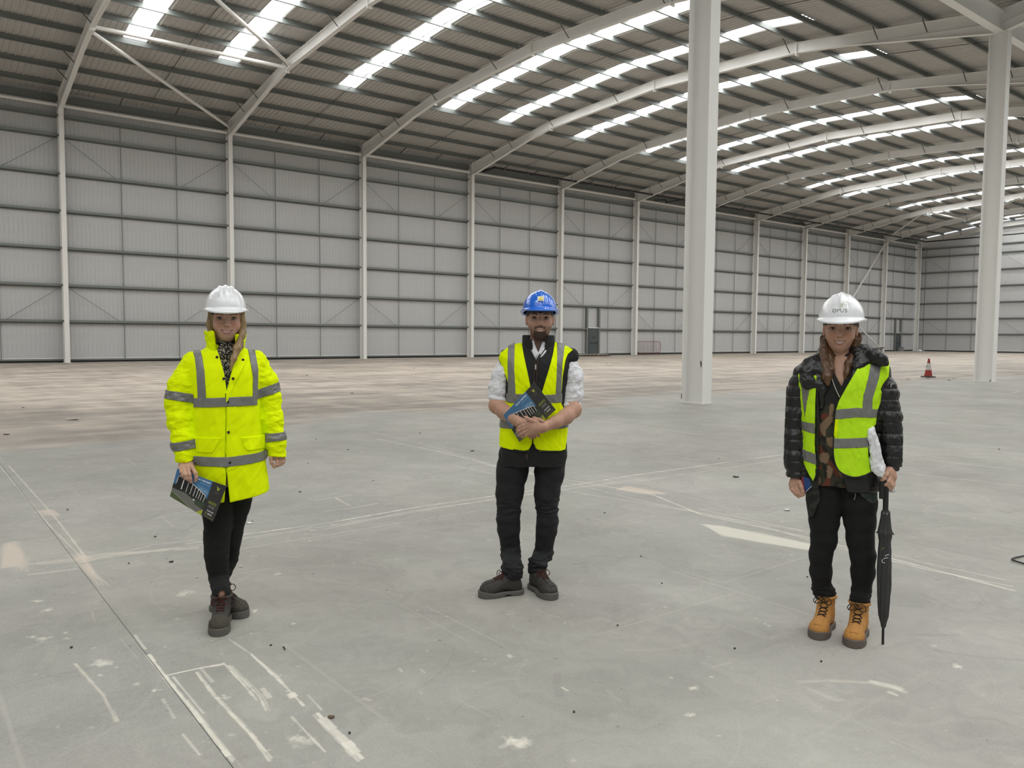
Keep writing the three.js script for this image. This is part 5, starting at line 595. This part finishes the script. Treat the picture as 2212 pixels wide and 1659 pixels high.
  const core = unionF([loftF(rows([[770, 1115, 1205, -.02, .06], [850, 1110, 1200, 0, .08], [990, 1108, 1200, 0, .08]])), chainF(chain([[1110, 785, -.01, .035], [1082, 840, 0, .034], [1076, 870, .03, .034]])), chainF(chain([[1218, 785, -.01, .035], [1234, 850, .0, .034], [1237, 880, .03, .034]])), chainF(tA.map(([x, y, z, r]) => [x, y, z, r * .6])), chainF(tB.map(([x, y, z, r]) => [x, y, z, r * .6])), chainF([neckA, [neckB[0], neckB[1] - .05, neckB[2], .045]])], .03);
  const g3 = meshSDF(core, [t0[0], .09, -.3], [L(1262, 900, 0)[0], L(1160, 735, 0)[1], .2], .012, skin);
  const body = part(o, 'body', joinGeo([g1, g2, g3]), skinMat);
  addFace(P, body, hf0, at, s, { w: 1.04, brow: [.025, .016, .012], browW: .0027, lip: [.30, .12, .095], iris: [.03, .03, .03], male: true });
  const hairF = (x, y, z) => { const lx = (x - at[0]) / s, ly = (y - at[1]) / s, lz = z / s; let d = ell(lx, ly, lz, 0, .035, -.02, .0785, .092, .097); d = smax(d, -(ly - .0 + .0 - (lz > .0 ? .01 : -.06)), .004); d = smax(d, -ell(lx, ly, lz, 0, -.02, .1, .0765, .09, .105), .004); d = smax(d, ly - .05, .004); return d * s + .0008 * noise3(x * 300, y * 60, z * 300); };
  part(o, 'hair', meshSDF(hairF, [at[0] - .1, at[1] - .08, -.14], [at[0] + .1, at[1] + .07, .1], .0032, (x, y, z) => { const g = .7 + .6 * noise3(x * 200, y * 30, z * 200); return [.035 * g, .026 * g, .02 * g]; }), VC(.7));
  const hat = hardHat(o, [at[0] - .002, L(1166, 671, .1)[1], -.005], 1.03, -.17, .03, blueShell, { ridges: 1, rw: .105, rh: .122, rl: .128 });
  { const y = .052, p = cast(hat.f, [0, y, .3], [0, 0, -1], .5), n = new THREE.Vector3(0, .42, 1).normalize(); const badge = new RoundedBoxGeometry(.038, .036, .003, 2, .001); const b = part(hat.grp, 'badge', badge, std(lin(.80, .78, .60), .4)); b.position.set(p[0], p[1], p[2] + .001); b.rotation.x = -.4; const y2 = part(hat.grp, 'badge_print', box(.022, .02, .001, 0, .002, .002), std(lin(.78, .66, .12), .5)); y2.position.copy(b.position); y2.rotation.x = -.4; const y3 = part(hat.grp, 'badge_print', box(.026, .004, .001, 0, -.012, .002), std(lin(.35, .32, .2), .5)); y3.position.copy(b.position); y3.rotation.x = -.4; }
  o.updateMatrixWorld(); const Wd = p => o.localToWorld(new THREE.Vector3(...p)).toArray();
  brochure([L(1087, 897, .175), L(1154.3, 825.8, .19), L(1200.6, 885, .19), L(1122, 955, .17)].map(Wd), 'property brochure clasped against the chest of the bearded man');
}
// ---------------------------------------------------------------- the woman in the open lime vest over a puffer jacket
{
  const P = person(1806, 1362, 'woman in lime vest over black puffer jacket, white hard hat, tan boots, gripping an umbrella'), { o, L, G, rows, chain, patch, poly } = P, skin = skinColor([.55, .33, .235]);
  const toeA = G(1764, 1383), toeB = G(1842, 1401), heelA = heelOf(toeA, -10, .28), heelB = heelOf(toeB, -8, .28);
  const inner = loftF(rows([[760, 1795, 1838, -.03, .055], [775, 1766, 1862, -.025, .075], [792, 1742, 1890, -.015, .09], [820, 1738, 1895, 0, .105], [870, 1742, 1888, .004, .11], [920, 1746, 1884, .004, .112], [970, 1744, 1888, .004, .116], [1020, 1742, 1893, 0, .118], [1045, 1742, 1894, 0, .118]]), 2.4);
  // camouflage shirt
  const camo = (x, y, z) => { const a = noise3(x * 13 + 4, y * 9, z * 9), b = noise3(x * 16 - 7, y * 11 + 3, z * 9), c = noise3(x * 20 + 2, y * 15 - 9, z * 9), up = sstep(-.02, .05, y - L(1790, 880, .1)[1]); if (up > .5 + .3 * a) return [.010, .010, .009]; if (a > .28) return [.22, .145, .085]; if (b > .42) return [.13, .035, .015]; if (c > .1) return [.035, .035, .02]; return [.013, .012, .010]; };
  const neckline = poly([[1793, 770], [1800, 800], [1818, 835], [1832, 800], [1838, 770]], .08), shirtF = (x, y, z) => { let d = inner(x, y, z) + wr(x, y * .6, z, 14, .003); if (z > 0) { const v = neckline(x, y); if (v < .03) d = smax(d, -Math.max(v, .02 - z), .005); } return d; };
  const i0 = L(1735, 1046, 0), i1 = L(1900, 765, 0); part(o, 'camouflage_shirt', meshSDF(shirtF, [i0[0], i0[1], -.15], [i1[0], i1[1], .16], .0045, camo), VC(.85));
  patch(o, 'shirt_tail', (x, y, z) => inner(x, Math.max(y, i0[1] + .03), z), [[1853, 1040], [1896, 1030], [1897, 1094], [1880, 1088], [1862, 1072], [1852, 1058]], VC(.85), { dz: .1, t: .008, zmin: 0, color: (x, y, z) => noise3(x * 20, y * 20, z) > 0 ? [.02, .035, .03] : [.05, .05, .035] }); patch(o, 'shirt_tail', (x, y, z) => inner(x, Math.max(y, i0[1] + .03), z), [[1739, 1040], [1768, 1040], [1772, 1075], [1758, 1112], [1746, 1114], [1740, 1080]], VC(.85), { dz: .06, t: .008, zmin: -.05, color: (x, y, z) => noise3(x * 20, y * 20, z) > 0 ? [.03, .03, .025] : [.012, .012, .012] });
  // quilted jacket, open
  const armL = chain([[1739, 808, -.02, .062], [1724, 850, -.015, .062], [1717, 900, 0, .06], [1716, 950, .02, .058], [1717, 990, .035, .055], [1719, 1028, .05, .047]]), armR = chain([[1893, 806, -.02, .064], [1911, 850, -.015, .062], [1919, 900, 0, .06], [1925, 950, .015, .057], [1929, 985, .03, .053], [1927, 1006, .04, .045]]);
  const aL = chainF(armL, .03), aR = chainF(armR, .03), quilt = y => .0075 * (Math.pow(Math.abs(Math.sin(Math.PI * y / .058)), .45) - .75), cutL = L(1719, 1029, .05)[1], cutR = L(1927, 1008, .04)[1];
  const openJ = poly([[1768, 740], [1770, 800], [1768, 850], [1771, 900], [1769, 960], [1768, 1060], [1768, 1120], [1852, 1120], [1830, 1060], [1812, 1000], [1810, 900], [1832, 830], [1852, 770], [1858, 740]], .1), hemJ = L(1800, 1062, .1)[1];
  const jacket = (x, y, z) => { let t = inner(x, y, z) - .024; const q = quilt(y) + .002 * noise3(x * 40, y * 22, z * 40); t = smax(t, hemJ - y, .01); let arms = Math.min(Math.max(aL(x, y, z), cutL - y), Math.max(aR(x, y, z), cutR + (x - .3) * .1 - y)); let d = smin(t - q * .6, arms - q, .03); if (z > 0.0) { const v = openJ(x, y); if (v < .03) d = smax(d, -Math.max(v, .01 - z), .008); } return d; };
  const puff = std(lin(.0085, .0085, .0088), .42), j0 = L(1690, 1070, 0), j1 = L(1956, 765, 0), jk = part(o, 'puffer_jacket', meshSDF(jacket, [j0[0], j0[1], -.2], [j1[0], j1[1], .2], .0052), puff);
  const lump = (pts, r) => chainF(chain(pts), .04); const hood = lump([[1848, 768, -.05, .048], [1862, 765, -.02, .045], [1884, 772, .03, .036], [1903, 778, .07, .026], [1914, 787, .085, .012]]), hood2 = lump([[1848, 765, .0, .04], [1856, 790, .06, .03], [1845, 812, .085, .02]]), colL = lump([[1775, 775, .0, .04], [1755, 790, .05, .044], [1742, 806, .085, .035], [1746, 826, .1, .03], [1760, 832, .105, .022]]), colL2 = lump([[1782, 775, .01, .035], [1780, 800, .075, .028], [1776, 835, .1, .02], [1774, 880, .105, .016]]), hoodB = lump([[1786, 768, -.07, .055], [1815, 770, -.1, .06], [1846, 768, -.07, .055]]);
  const hf2 = (x, y, z) => { let d = Math.min(smin(hood(x, y, z), hood2(x, y, z), .03), smin(colL(x, y, z), colL2(x, y, z), .03)); d = smin(d, hoodB(x, y, z), .05); return d + .0045 * noise3(x * 13, y * 17, z * 13) + .003 * Math.abs(noise3(x * 20 + 5, y * 26, z * 20)) + .0012 * noise3(x * 40, y * 40, z * 40); }; const q0 = L(1725, 895, 0), q1 = L(1925, 735, 0); part(jk, 'hood', meshSDF(hf2, [q0[0], q0[1], -.18], [q1[0] + .01, q1[1] + .01, .15], .0045), puff);
  for (const [x, y] of [[1729, 830], [1749, 831]]) { const p = L(x, y, .12), q = front(hf2, p[0], p[1], .002); part(jk, 'snap_button', new THREE.CylinderGeometry(.006, .006, .004, 14).rotateX(Math.PI / 2), std(lin(.05, .05, .05), .2, .8)).position.set(...q); }
  { const p = L(1847, 1062, .11), z = part(jk, 'zip_end', tube([p, [p[0] + .002, p[1] - .02, p[2]], [p[0] - .003, p[1] - .045, p[2] + .002]], .004, 12, 6), std(lin(.15, .15, .15), .4, .5)); }
  { const c = L(1922, 834, .03), r = new THREE.TorusGeometry(.012, .0016, 6, 18).rotateY(.9).translate(c[0] + .012, c[1], c[2]); part(jk, 'arm_badge', r, std(lin(.6, .6, .6), .6)); }
  // vest panels lying over the jacket
  const vest = (x, y, z) => Math.min(inner(x, y, z) - .034, smin(inner(x, y, z) - .03, chainF(chain([[1880, 800, -.02, .07], [1904, 806, -.02, .068]]))(x, y, z), .05)) + .0035 * noise3(x * 16, y * 9, z * 16) + .0015 * noise3(x * 40, y * 22, z * 30);
  const rightP = [[1866, 777], [1886, 766], [1925, 776], [1921, 818], [1908, 832], [1903, 842], [1910, 858], [1903, 872], [1896, 888], [1893, 918], [1886, 926], [1874, 944], [1876, 985], [1881, 1022], [1864, 1028], [1845, 1030], [1826, 1025], [1811, 1014], [1803, 1000], [1800, 985], [1801, 940], [1806, 885], [1812, 866], [1832, 830], [1850, 800]], leftP = [[1712, 808], [1723, 800], [1744, 806], [1764, 812], [1761, 870], [1760, 960], [1763, 1010], [1764, 1026], [1758, 1041], [1747, 1025], [1735, 1003], [1731, 960], [1729, 924], [1729, 880], [1724, 838]];
  const va = patch(o, 'vest_front', vest, rightP, hiVisLime, { dz: .12, t: .003, h: .0045, zmin: -.12 }), vb = patch(o, 'vest_front', vest, leftP, hiVisLime, { dz: .12, t: .003, h: .0045, zmin: -.06 }); va.userData.label = vb.userData.label = 'lime vest panel';
  const bind = (parent, pts, dz = .12) => part(parent, 'binding', tube(pts.map(([x, y]) => { const p = L(x, y, dz); return front(vest, p[0], p[1], .003); }), .004, pts.length * 8, 6), blackTrim); bind(va, [[1801, 940], [1801, 985], [1811, 1013], [1827, 1024], [1845, 1029], [1862, 1027], [1880, 1021]]); bind(va, [[1924, 778], [1920, 816], [1908, 832], [1904, 842]], .06); bind(vb, [[1713, 809], [1724, 836], [1729, 870]], .06); bind(vb, [[1763, 1012], [1763, 1026], [1758, 1039]]);
  const tp = (par, l, opt) => patch(par, 'reflective_band', vest, l, tape, { dz: .125, t: .0055, h: .0045, zmin: -.1, ...opt }); tp(va, [[1883, 778], [1907, 780], [1899, 820], [1885, 862], [1885, 890], [1862, 890], [1865, 855], [1876, 815]]); tp(va, [[1806, 884], [1850, 880], [1897, 886], [1894, 904], [1850, 901], [1804, 905]]); tp(va, [[1800, 946], [1874, 945], [1876, 966], [1800, 967]]); tp(vb, [[1730, 834], [1751, 834], [1744, 865], [1737, 902], [1733, 870]]); tp(vb, [[1729, 912], [1760, 915], [1760, 937], [1730, 931]]); tp(vb, [[1731, 972], [1762, 980], [1764, 1004], [1735, 996]]);
  patch(va, 'edge_stripe', vest, [[1804, 905], [1811, 905], [1808, 942], [1802, 942]], hiVis, { dz: .125, t: .0045, zmin: 0 });
  // leggings and boots
  const tA = [...chain([[1785, 1040, 0, .098], [1783, 1085, .01, .088], [1780, 1125, .015, .076], [1780, 1165, .02, .066], [1773, 1197, .02, .058], [1773, 1235, 0, .055], [1775, 1275, -.02, .047]]), ankleOf(heelA, toeA, .2, .045), ankleOf(heelA, toeA, .13, .04)], tB = [...chain([[1850, 1040, 0, .098], [1855, 1085, .01, .09], [1857, 1125, .015, .078], [1858, 1165, .02, .068], [1864, 1200, .02, .062], [1864, 1235, .0, .058], [1860, 1280, -.01, .047]]), ankleOf(heelB, toeB, .2, .045), ankleOf(heelB, toeB, .13, .04)];
  const trf = (x, y, z) => { let a = 9, b = 9; for (let i = 0; i < tA.length - 1; i++) { a = smin(a, cap(x, y, z, tA[i], tA[i + 1]), .02); b = smin(b, cap(x, y, z, tB[i], tB[i + 1]), .02); } return smin(a, b, .012) + wr(x, y * 1.6, z, 12, .002) + .004 * sstep(.3, .2, y) * noise3(x * 10, y * 50, z * 10); };
  const t0 = L(1735, 1310, 0), t1 = L(1905, 1025, 0); part(o, 'leggings', meshSDF(trf, [t0[0], .1, -.28], [t1[0], t1[1], .2], .0055), blackKnit);
  const tanN = grainTexture(128, (u, v) => { const n = 1 + .16 * fbm2(u * 8, v * 8, 4); return [196 * n, 124 * n, 44 * n]; }), tan = std(0xffffff, .75, 0, { map: tanN, color: lin(.98, .95, .9) }); tan.map = null; tan.color = lin(.50, .235, .055); const tanSole = std(lin(.13, .105, .09), .7), laceBk = std(lin(.015, .011, .01), .8);
  boot(o, 'boot', heelA, toeA, { h: .185, up: tan, sole: tanSole, lace: laceBk, tops: .05, soleH: .032, label: 'tan leather work boot, lace end hanging loose' }); boot(o, 'boot', heelB, toeB, { h: .185, up: tan, sole: tanSole, lace: laceBk, tops: .05, soleH: .032, label: 'tan leather work boot beside the umbrella' });
  // head
  const e = L(1815, 710, .07), at = [e[0], e[1], 0], s = 1.045, hf0 = headF({ w: 1.05 }), hf = (x, y, z) => hf0((x - at[0]) / s, (y - at[1]) / s, z / s) * s, neckA = [at[0], at[1] - .08, -.022, .047], neckB = [...L(1815, 795, -.01), .062], chest = [...L(1816, 825, .02), .075];
  const headNeck = (x, y, z) => smin(smin(hf(x, y, z), cap(x, y, z, neckA, neckB), .02), cap(x, y, z, neckB, chest), .03);
  const hc = (x, y, z) => { const lx = x - at[0], ly = y - at[1], c = skin(x, y, z), ch = Math.exp(-(((Math.abs(lx) - .04) / .018) ** 2 + ((ly + .037) / .018) ** 2)) * (z > .03 ? 1 : 0); return [c[0] * (1 + .05 * ch), c[1] * (1 - .14 * ch), c[2] * (1 - .13 * ch)]; };
  const g1 = meshSDF(headNeck, [at[0] - .115, at[1] - .36, -.14], [at[0] + .115, at[1] + .15, .135], .0032, hc), fg = (...pts) => chainF(chain(pts), .006);
  const hL = unionF([chainF(chain([[1719, 1020, .045, .026], [1719, 1034, .055, .027]])), chainF(chain([[1713, 1046, .062, .021], [1725, 1045, .068, .021]]))], .025), fLs = [fg([1727, 1040, .08, .012], [1731, 1052, .098, .0105], [1733.5, 1061, .098, .0098], [1735.5, 1069, .094, .0084]), fg([1711, 1050, .07, .0105], [1712, 1058, .08, .01], [1718, 1066, .085, .0092], [1725, 1073, .086, .008]), fg([1716, 1052, .074, .011], [1718, 1060, .084, .010], [1723, 1066, .09, .0092], [1729, 1071, .09, .008]), fg([1721, 1051, .078, .011], [1724, 1059, .088, .010], [1727, 1065, .093, .009], [1731, 1070, .093, .008]), fg([1708, 1046, .064, .0095], [1709, 1055, .07, .0088], [1713, 1061, .074, .008], [1718, 1067, .076, .007])];
  const HL = (x, y, z) => { let d = hL(x, y, z); for (const f of fLs) d = smin(d, f(x, y, z), .007); return d; };
  const hR = unionF([chainF(chain([[1927, 1000, .045, .025], [1925, 1012, .06, .026]])), chainF(chain([[1920, 1023, .085, .022], [1928, 1030, .075, .022]]))], .025), fRs = [fg([1918, 1018, .095, .014], [1913, 1026, .115, .0125], [1908, 1034, .122, .011], [1904.5, 1042, .12, .0092]), fg([1922, 1032, .098, .011], [1919, 1041, .118, .0105], [1913, 1046, .118, .0098], [1908, 1048, .108, .0085]), fg([1926, 1037, .09, .011], [1923, 1046, .11, .0105], [1917, 1051, .11, .0098], [1912, 1052, .10, .0085]), fg([1929, 1041, .08, .0105], [1927, 1050, .098, .010], [1921, 1055, .1, .0092], [1916, 1056, .092, .008]), fg([1931, 1038, .07, .0095], [1930, 1048, .082, .009], [1926, 1054, .086, .0082], [1921, 1058, .082, .0072])];
  const HR = (x, y, z) => { let d = hR(x, y, z); for (const f of fRs) d = smin(d, f(x, y, z), .007); return d; };
  const bb = (a, b, z0, z1) => { const p = L(...a, 0), q = L(...b, 0); return [[Math.min(p[0], q[0]), Math.min(p[1], q[1]), z0], [Math.max(p[0], q[0]), Math.max(p[1], q[1]), z1]]; };
  const b1 = bb([1695, 1085], [1745, 1010], .0, .14), b2 = bb([1895, 1068], [1942, 990], 0, .16), g2 = meshSDF(HL, b1[0], b1[1], .003, skin), g3 = meshSDF(HR, b2[0], b2[1], .003, skin);
  const core = unionF([loftF(rows([[790, 1775, 1858, -.02, .055], [900, 1765, 1865, 0, .07], [1045, 1765, 1870, 0, .075]])), chainF(armL.map(([x, y, z, r]) => [x, y, z, .03])), chainF(armR.map(([x, y, z, r]) => [x, y, z, .03])), chainF(tA.map(([x, y, z, r]) => [x, y, z, r * .6])), chainF(tB.map(([x, y, z, r]) => [x, y, z, r * .6])), chainF([neckA, neckB])], .03), g4 = meshSDF(core, [j0[0], .09, -.28], [j1[0], L(1815, 770, 0)[1], .16], .012, skin);
  const body = part(o, 'body', joinGeo([g1, g2, g3, g4]), skinMat); addFace(P, body, hf0, at, s, { w: 1.05, brow: [.04, .022, .014], lip: [.36, .13, .11], iris: [.05, .03, .02] });
  const hairC = (x, y, z) => { const a = noise3(x * 130, y * 4, z * 130), b = noise3(x * 330, y * 6, z * 330), t = clamp(.45 + .38 * a + .3 * b, 0, 1); return [lerp(.035, .19, t), lerp(.018, .09, t), lerp(.01, .038, t)]; };
  const lkL = chainF(chain([[1786, 705, -.01, .022], [1783, 730, -.01, .024], [1780, 760, .02, .026], [1782, 790, .075, .026], [1786, 815, .115, .02], [1788, 829, .125, .012]]), .02), lkL2 = chainF(chain([[1788, 730, -.02, .022], [1793, 770, .03, .02], [1794, 800, .09, .016], [1796, 815, .105, .008]]), .02), lkR = chainF(chain([[1849, 705, -.015, .02], [1851, 730, -.015, .022], [1846, 760, .0, .022], [1834, 785, .06, .018], [1829, 805, .09, .012], [1826, 818, .1, .006]]), .02);
  const hair = (x, y, z) => { let d = ell(x, y, z, at[0], at[1] + .02, -.03, .086, .11, .098); d = smin(d, ell(x, y, z, at[0], at[1] - .1, -.055, .08, .12, .06), .04); d = smin(d, Math.min(lkL(x, y, z), lkL2(x, y, z), lkR(x, y, z)), .015); d += .0009 * noise3(x * 110, y * 3, z * 110) + .0005 * noise3(x * 260, y * 4, z * 260); d = smax(d, -ell(x - at[0], y - at[1], z, 0, -.035, .085, .073, .13, .095), .005); d = smax(d, -ell(Math.abs(x - at[0]), y - at[1], z, .088, -.008, .012, .024, .042, .04), .012); return smax(d, y - (at[1] + .05), .01); };
  const h0 = L(1770, 835, 0), h1 = L(1865, 685, 0); part(o, 'hair', meshSDF(hair, [h0[0] - .01, h0[1], -.16], [h1[0], h1[1], .16], .0035, hairC), VC(.4));
  part(o, 'necklace_cord', tube([[1797, 817], [1802, 832], [1808, 846], [1814, 858]].map(([x, y]) => { const p = L(x, y, .1); return front((a, b, c) => Math.min(shirtF(a, b, c), headNeck(a, b, c)), p[0], p[1], .003); }), .002, 24, 5), std(lin(.7, .68, .64), .6));
  const hat = hardHat(o, [at[0] + .002, L(1817, 687.5, .1)[1], -.01], 1.07, -.02, -.03, whiteShell, { ridges: 2, rw: .107, rh: .123, rl: .132 });
  { // lettering printed on the shell, wrapped on its surface
    const font = await new FontLoader().loadAsync('fonts/droid/droid_sans_regular.typeface.json'), tg = new TextGeometry('OPUS', { font, size: .0185, depth: .0008, curveSegments: 6, bevelEnabled: false }); tg.computeBoundingBox(); const bw = tg.boundingBox.max.x, tpos = tg.attributes.position;
    for (let i = 0; i < tpos.count; i++) { const x = tpos.getX(i) * 1.12 - bw * .56 - .004, y = .028 + tpos.getY(i), p = cast(hat.f, [x, y, .3], [0, 0, -1], .5); tpos.setXYZ(i, x, y, p[2] - .0003 + tpos.getZ(i)); } tg.computeVertexNormals(); part(hat.grp, 'lettering', tg, std(lin(.02, .021, .022), .45)).userData.label = 'dark OPUS lettering';
    const sw = []; for (const [a, b] of [[-.006, .068], [.004, .076], [-.003, .06]]) { const pts = []; for (let k = 0; k <= 8; k++) { const w = k / 8, p = cast(hat.f, [a + .012 * Math.sin(w * 2.6), b - .012 + w * .02, .3], [0, 0, -1], .5); pts.push([p[0], p[1], p[2] + .0004]); } sw.push(tube(pts, .0012, 16, 5)); } part(hat.grp, 'leaf_emblem', merge(sw), std(lin(.62, .68, .36), .5)); }
  { const w = L(1936, 1003, .05); part(o, 'watch', new THREE.TorusGeometry(.03, .007, 8, 24).scale(1, 1, 1.6).rotateX(Math.PI / 2).rotateZ(-.2).translate(L(1927, 1008, .05)[0], L(1927, 1010, .05)[1], .05), M.black); }
  o.updateMatrixWorld(); const place = t => { t.position.copy(o.position); t.rotation.copy(o.rotation); return t; };
  // phone
  { const t = place(thing('phone', 'blue and red cased phone in the hand of the woman with the umbrella', 'phone')); const a = L(1733, 1029, .085), b = L(1748, 1033, .1), c = L(1755, 1051, .1), d = L(1738, 1066, .085); const q = (off) => [a, b, c, d].map(p => [p[0], p[1], p[2] + off]); const [A, B, C, Dd] = q(.004), [a2, b2, c2, d2] = q(-.006); part(t, 'case', quads([[A, Dd, C, B], [a2, b2, c2, d2], [A, B, b2, a2], [B, C, c2, b2], [C, Dd, d2, c2], [Dd, A, a2, d2]]), std(lin(.012, .06, .22), .25)); part(t, 'red_edge', rod(A, Dd, .005, 8), std(lin(.25, .02, .03), .4)); part(t, 'silver_trim', rod([Dd[0] + .006, Dd[1] + .01, Dd[2] + .003], [C[0] - .004, C[1] + .004, C[2] + .003], .0018, 6), std(lin(.8, .85, .9), .15, .6)); }
  // umbrella
  { const t = place(thing('umbrella', 'furled black umbrella with white logo standing on its tip beside tan boots', 'umbrella')); const tipP = G(1907, 1392), top = L(1914, 1050, .11), ax = u => [lerp(tipP[0], top[0], u), lerp(0.0, top[1], u), lerp(tipP[2], top[2], u)]; const H = top[1], uOf = py => L(1910, py, lerp(tipP[2], .11, (1392 - py) / 342))[1] / H; const cloth = std(lin(.036, .036, .037), .65);
    const prof = [[1352, .0115], [1329, .024], [1279, .032], [1235, .033], [1192, .030], [1170, .027], [1155, .031], [1150, .033], [1140, .029], [1125, .024], [1109, .021]]; const pts = prof.map(([py, r]) => [...ax(uOf(py)), r]); const f = (x, y, z) => { let d = 9; for (let i = 0; i < pts.length - 1; i++) d = Math.min(d, cap(x, y, z, pts[i], pts[i + 1])); const c = ax(clamp(y / H, 0, 1)), ang = Math.atan2(z - c[2], x - c[0]); return d + .0028 * Math.sin(ang * 8 + y * 7) * sstep(.06, .2, y) + .002 * noise3(x * 50, y * 10, z * 50); };
    const xs = pts.map(p => p[0]), zs = pts.map(p => p[2]); part(t, 'canopy', meshSDF(f, [Math.min(...xs) - .05, pts[0][1] - .03, Math.min(...zs) - .05], [Math.max(...xs) + .05, pts[pts.length - 1][1] + .03, Math.max(...zs) + .05], .0035), cloth);
    for (let k = 0; k < 8; k++) { const a = k / 8 * 6.283, c = ax(uOf(1151)); part(t, 'rib_tip', rod([c[0] + Math.cos(a) * .026, c[1] + .012, c[2] + Math.sin(a) * .026], [c[0] + Math.cos(a) * .042, c[1] - .004, c[2] + Math.sin(a) * .042], .0035, 6), cloth); }
    part(t, 'ferrule', rod([tipP[0], .002, tipP[2]], ax(uOf(1350)), .0065, 10), M.black); part(t, 'shaft', rod(ax(uOf(1112)), ax(1), .0135, 12), M.black); { const c = ax(uOf(1110)); part(t, 'runner', new THREE.CylinderGeometry(.02, .017, .02, 16, 1, true).translate(...c), std(lin(.5, .5, .5), .3, .8)); }
    const hk = [ax(.97), ax(1), L(1913, 1043, .115), L(1909, 1038, .118), L(1905.5, 1043, .12), L(1905, 1055, .12), L(1904.5, 1077, .12)]; part(t, 'crook_handle', tube(hk, .013, 50, 12), M.black);
    const mark = (py, lst, col) => { const p = lst.map(([x, y]) => { const q = L(x, y, .16); return front(f, q[0], q[1], .001, .5); }); part(t, 'printed_logo', tube(p, .0016, 24, 5), std(lin(...col), .5)); }; mark(0, [[1912, 1203], [1917, 1201], [1921, 1200.5]], [.8, .8, .8]); mark(0, [[1919, 1207], [1911, 1208], [1906, 1212], [1907, 1217], [1912, 1218]], [.8, .8, .8]); mark(0, [[1905, 1191], [1908, 1186], [1910, 1185]], [.25, .4, .05]); }
  // white carrier bag clamped under the arm
  { const t = place(thing('plastic_bag', 'crumpled white plastic bag clamped under the arm beside the lime vest', 'bag')); const pf = poly([[1874, 944], [1877, 928], [1884, 922], [1891, 926], [1900, 960], [1908, 995], [1914, 1014], [1908, 1031], [1895, 1027], [1881, 1020], [1879, 985]], .13); const f = (x, y, z) => smax(smax(pf(x, y), Math.abs(z - .118 - (y - L(1890, 980, .12)[1]) * -.05) - .02, .02), 0 - 9, .01) + .005 * noise3(x * 22, y * 14, z * 22) + .0025 * noise3(x * 50, y * 30, z * 50); const b = bb([1866, 1040], [1922, 915], .06, .18); part(t, 'bag', meshSDF(f, b[0], b[1], .0038), new THREE.MeshPhysicalMaterial({ color: lin(.78, .78, .80), roughness: .35, side: THREE.DoubleSide })); part(t, 'bag_corner', meshSDF((x, y, z) => cap(x, y, z, [...L(1926, 1046, .04), .012], [...L(1927, 1058, .04), .016]) + .003 * noise3(x * 60, y * 60, z * 60), ...bb([1915, 1068], [1938, 1036], 0, .08), .0035), new THREE.MeshPhysicalMaterial({ color: lin(.75, .75, .75), roughness: .4 })); }
}
renderer.render(scene, camera);
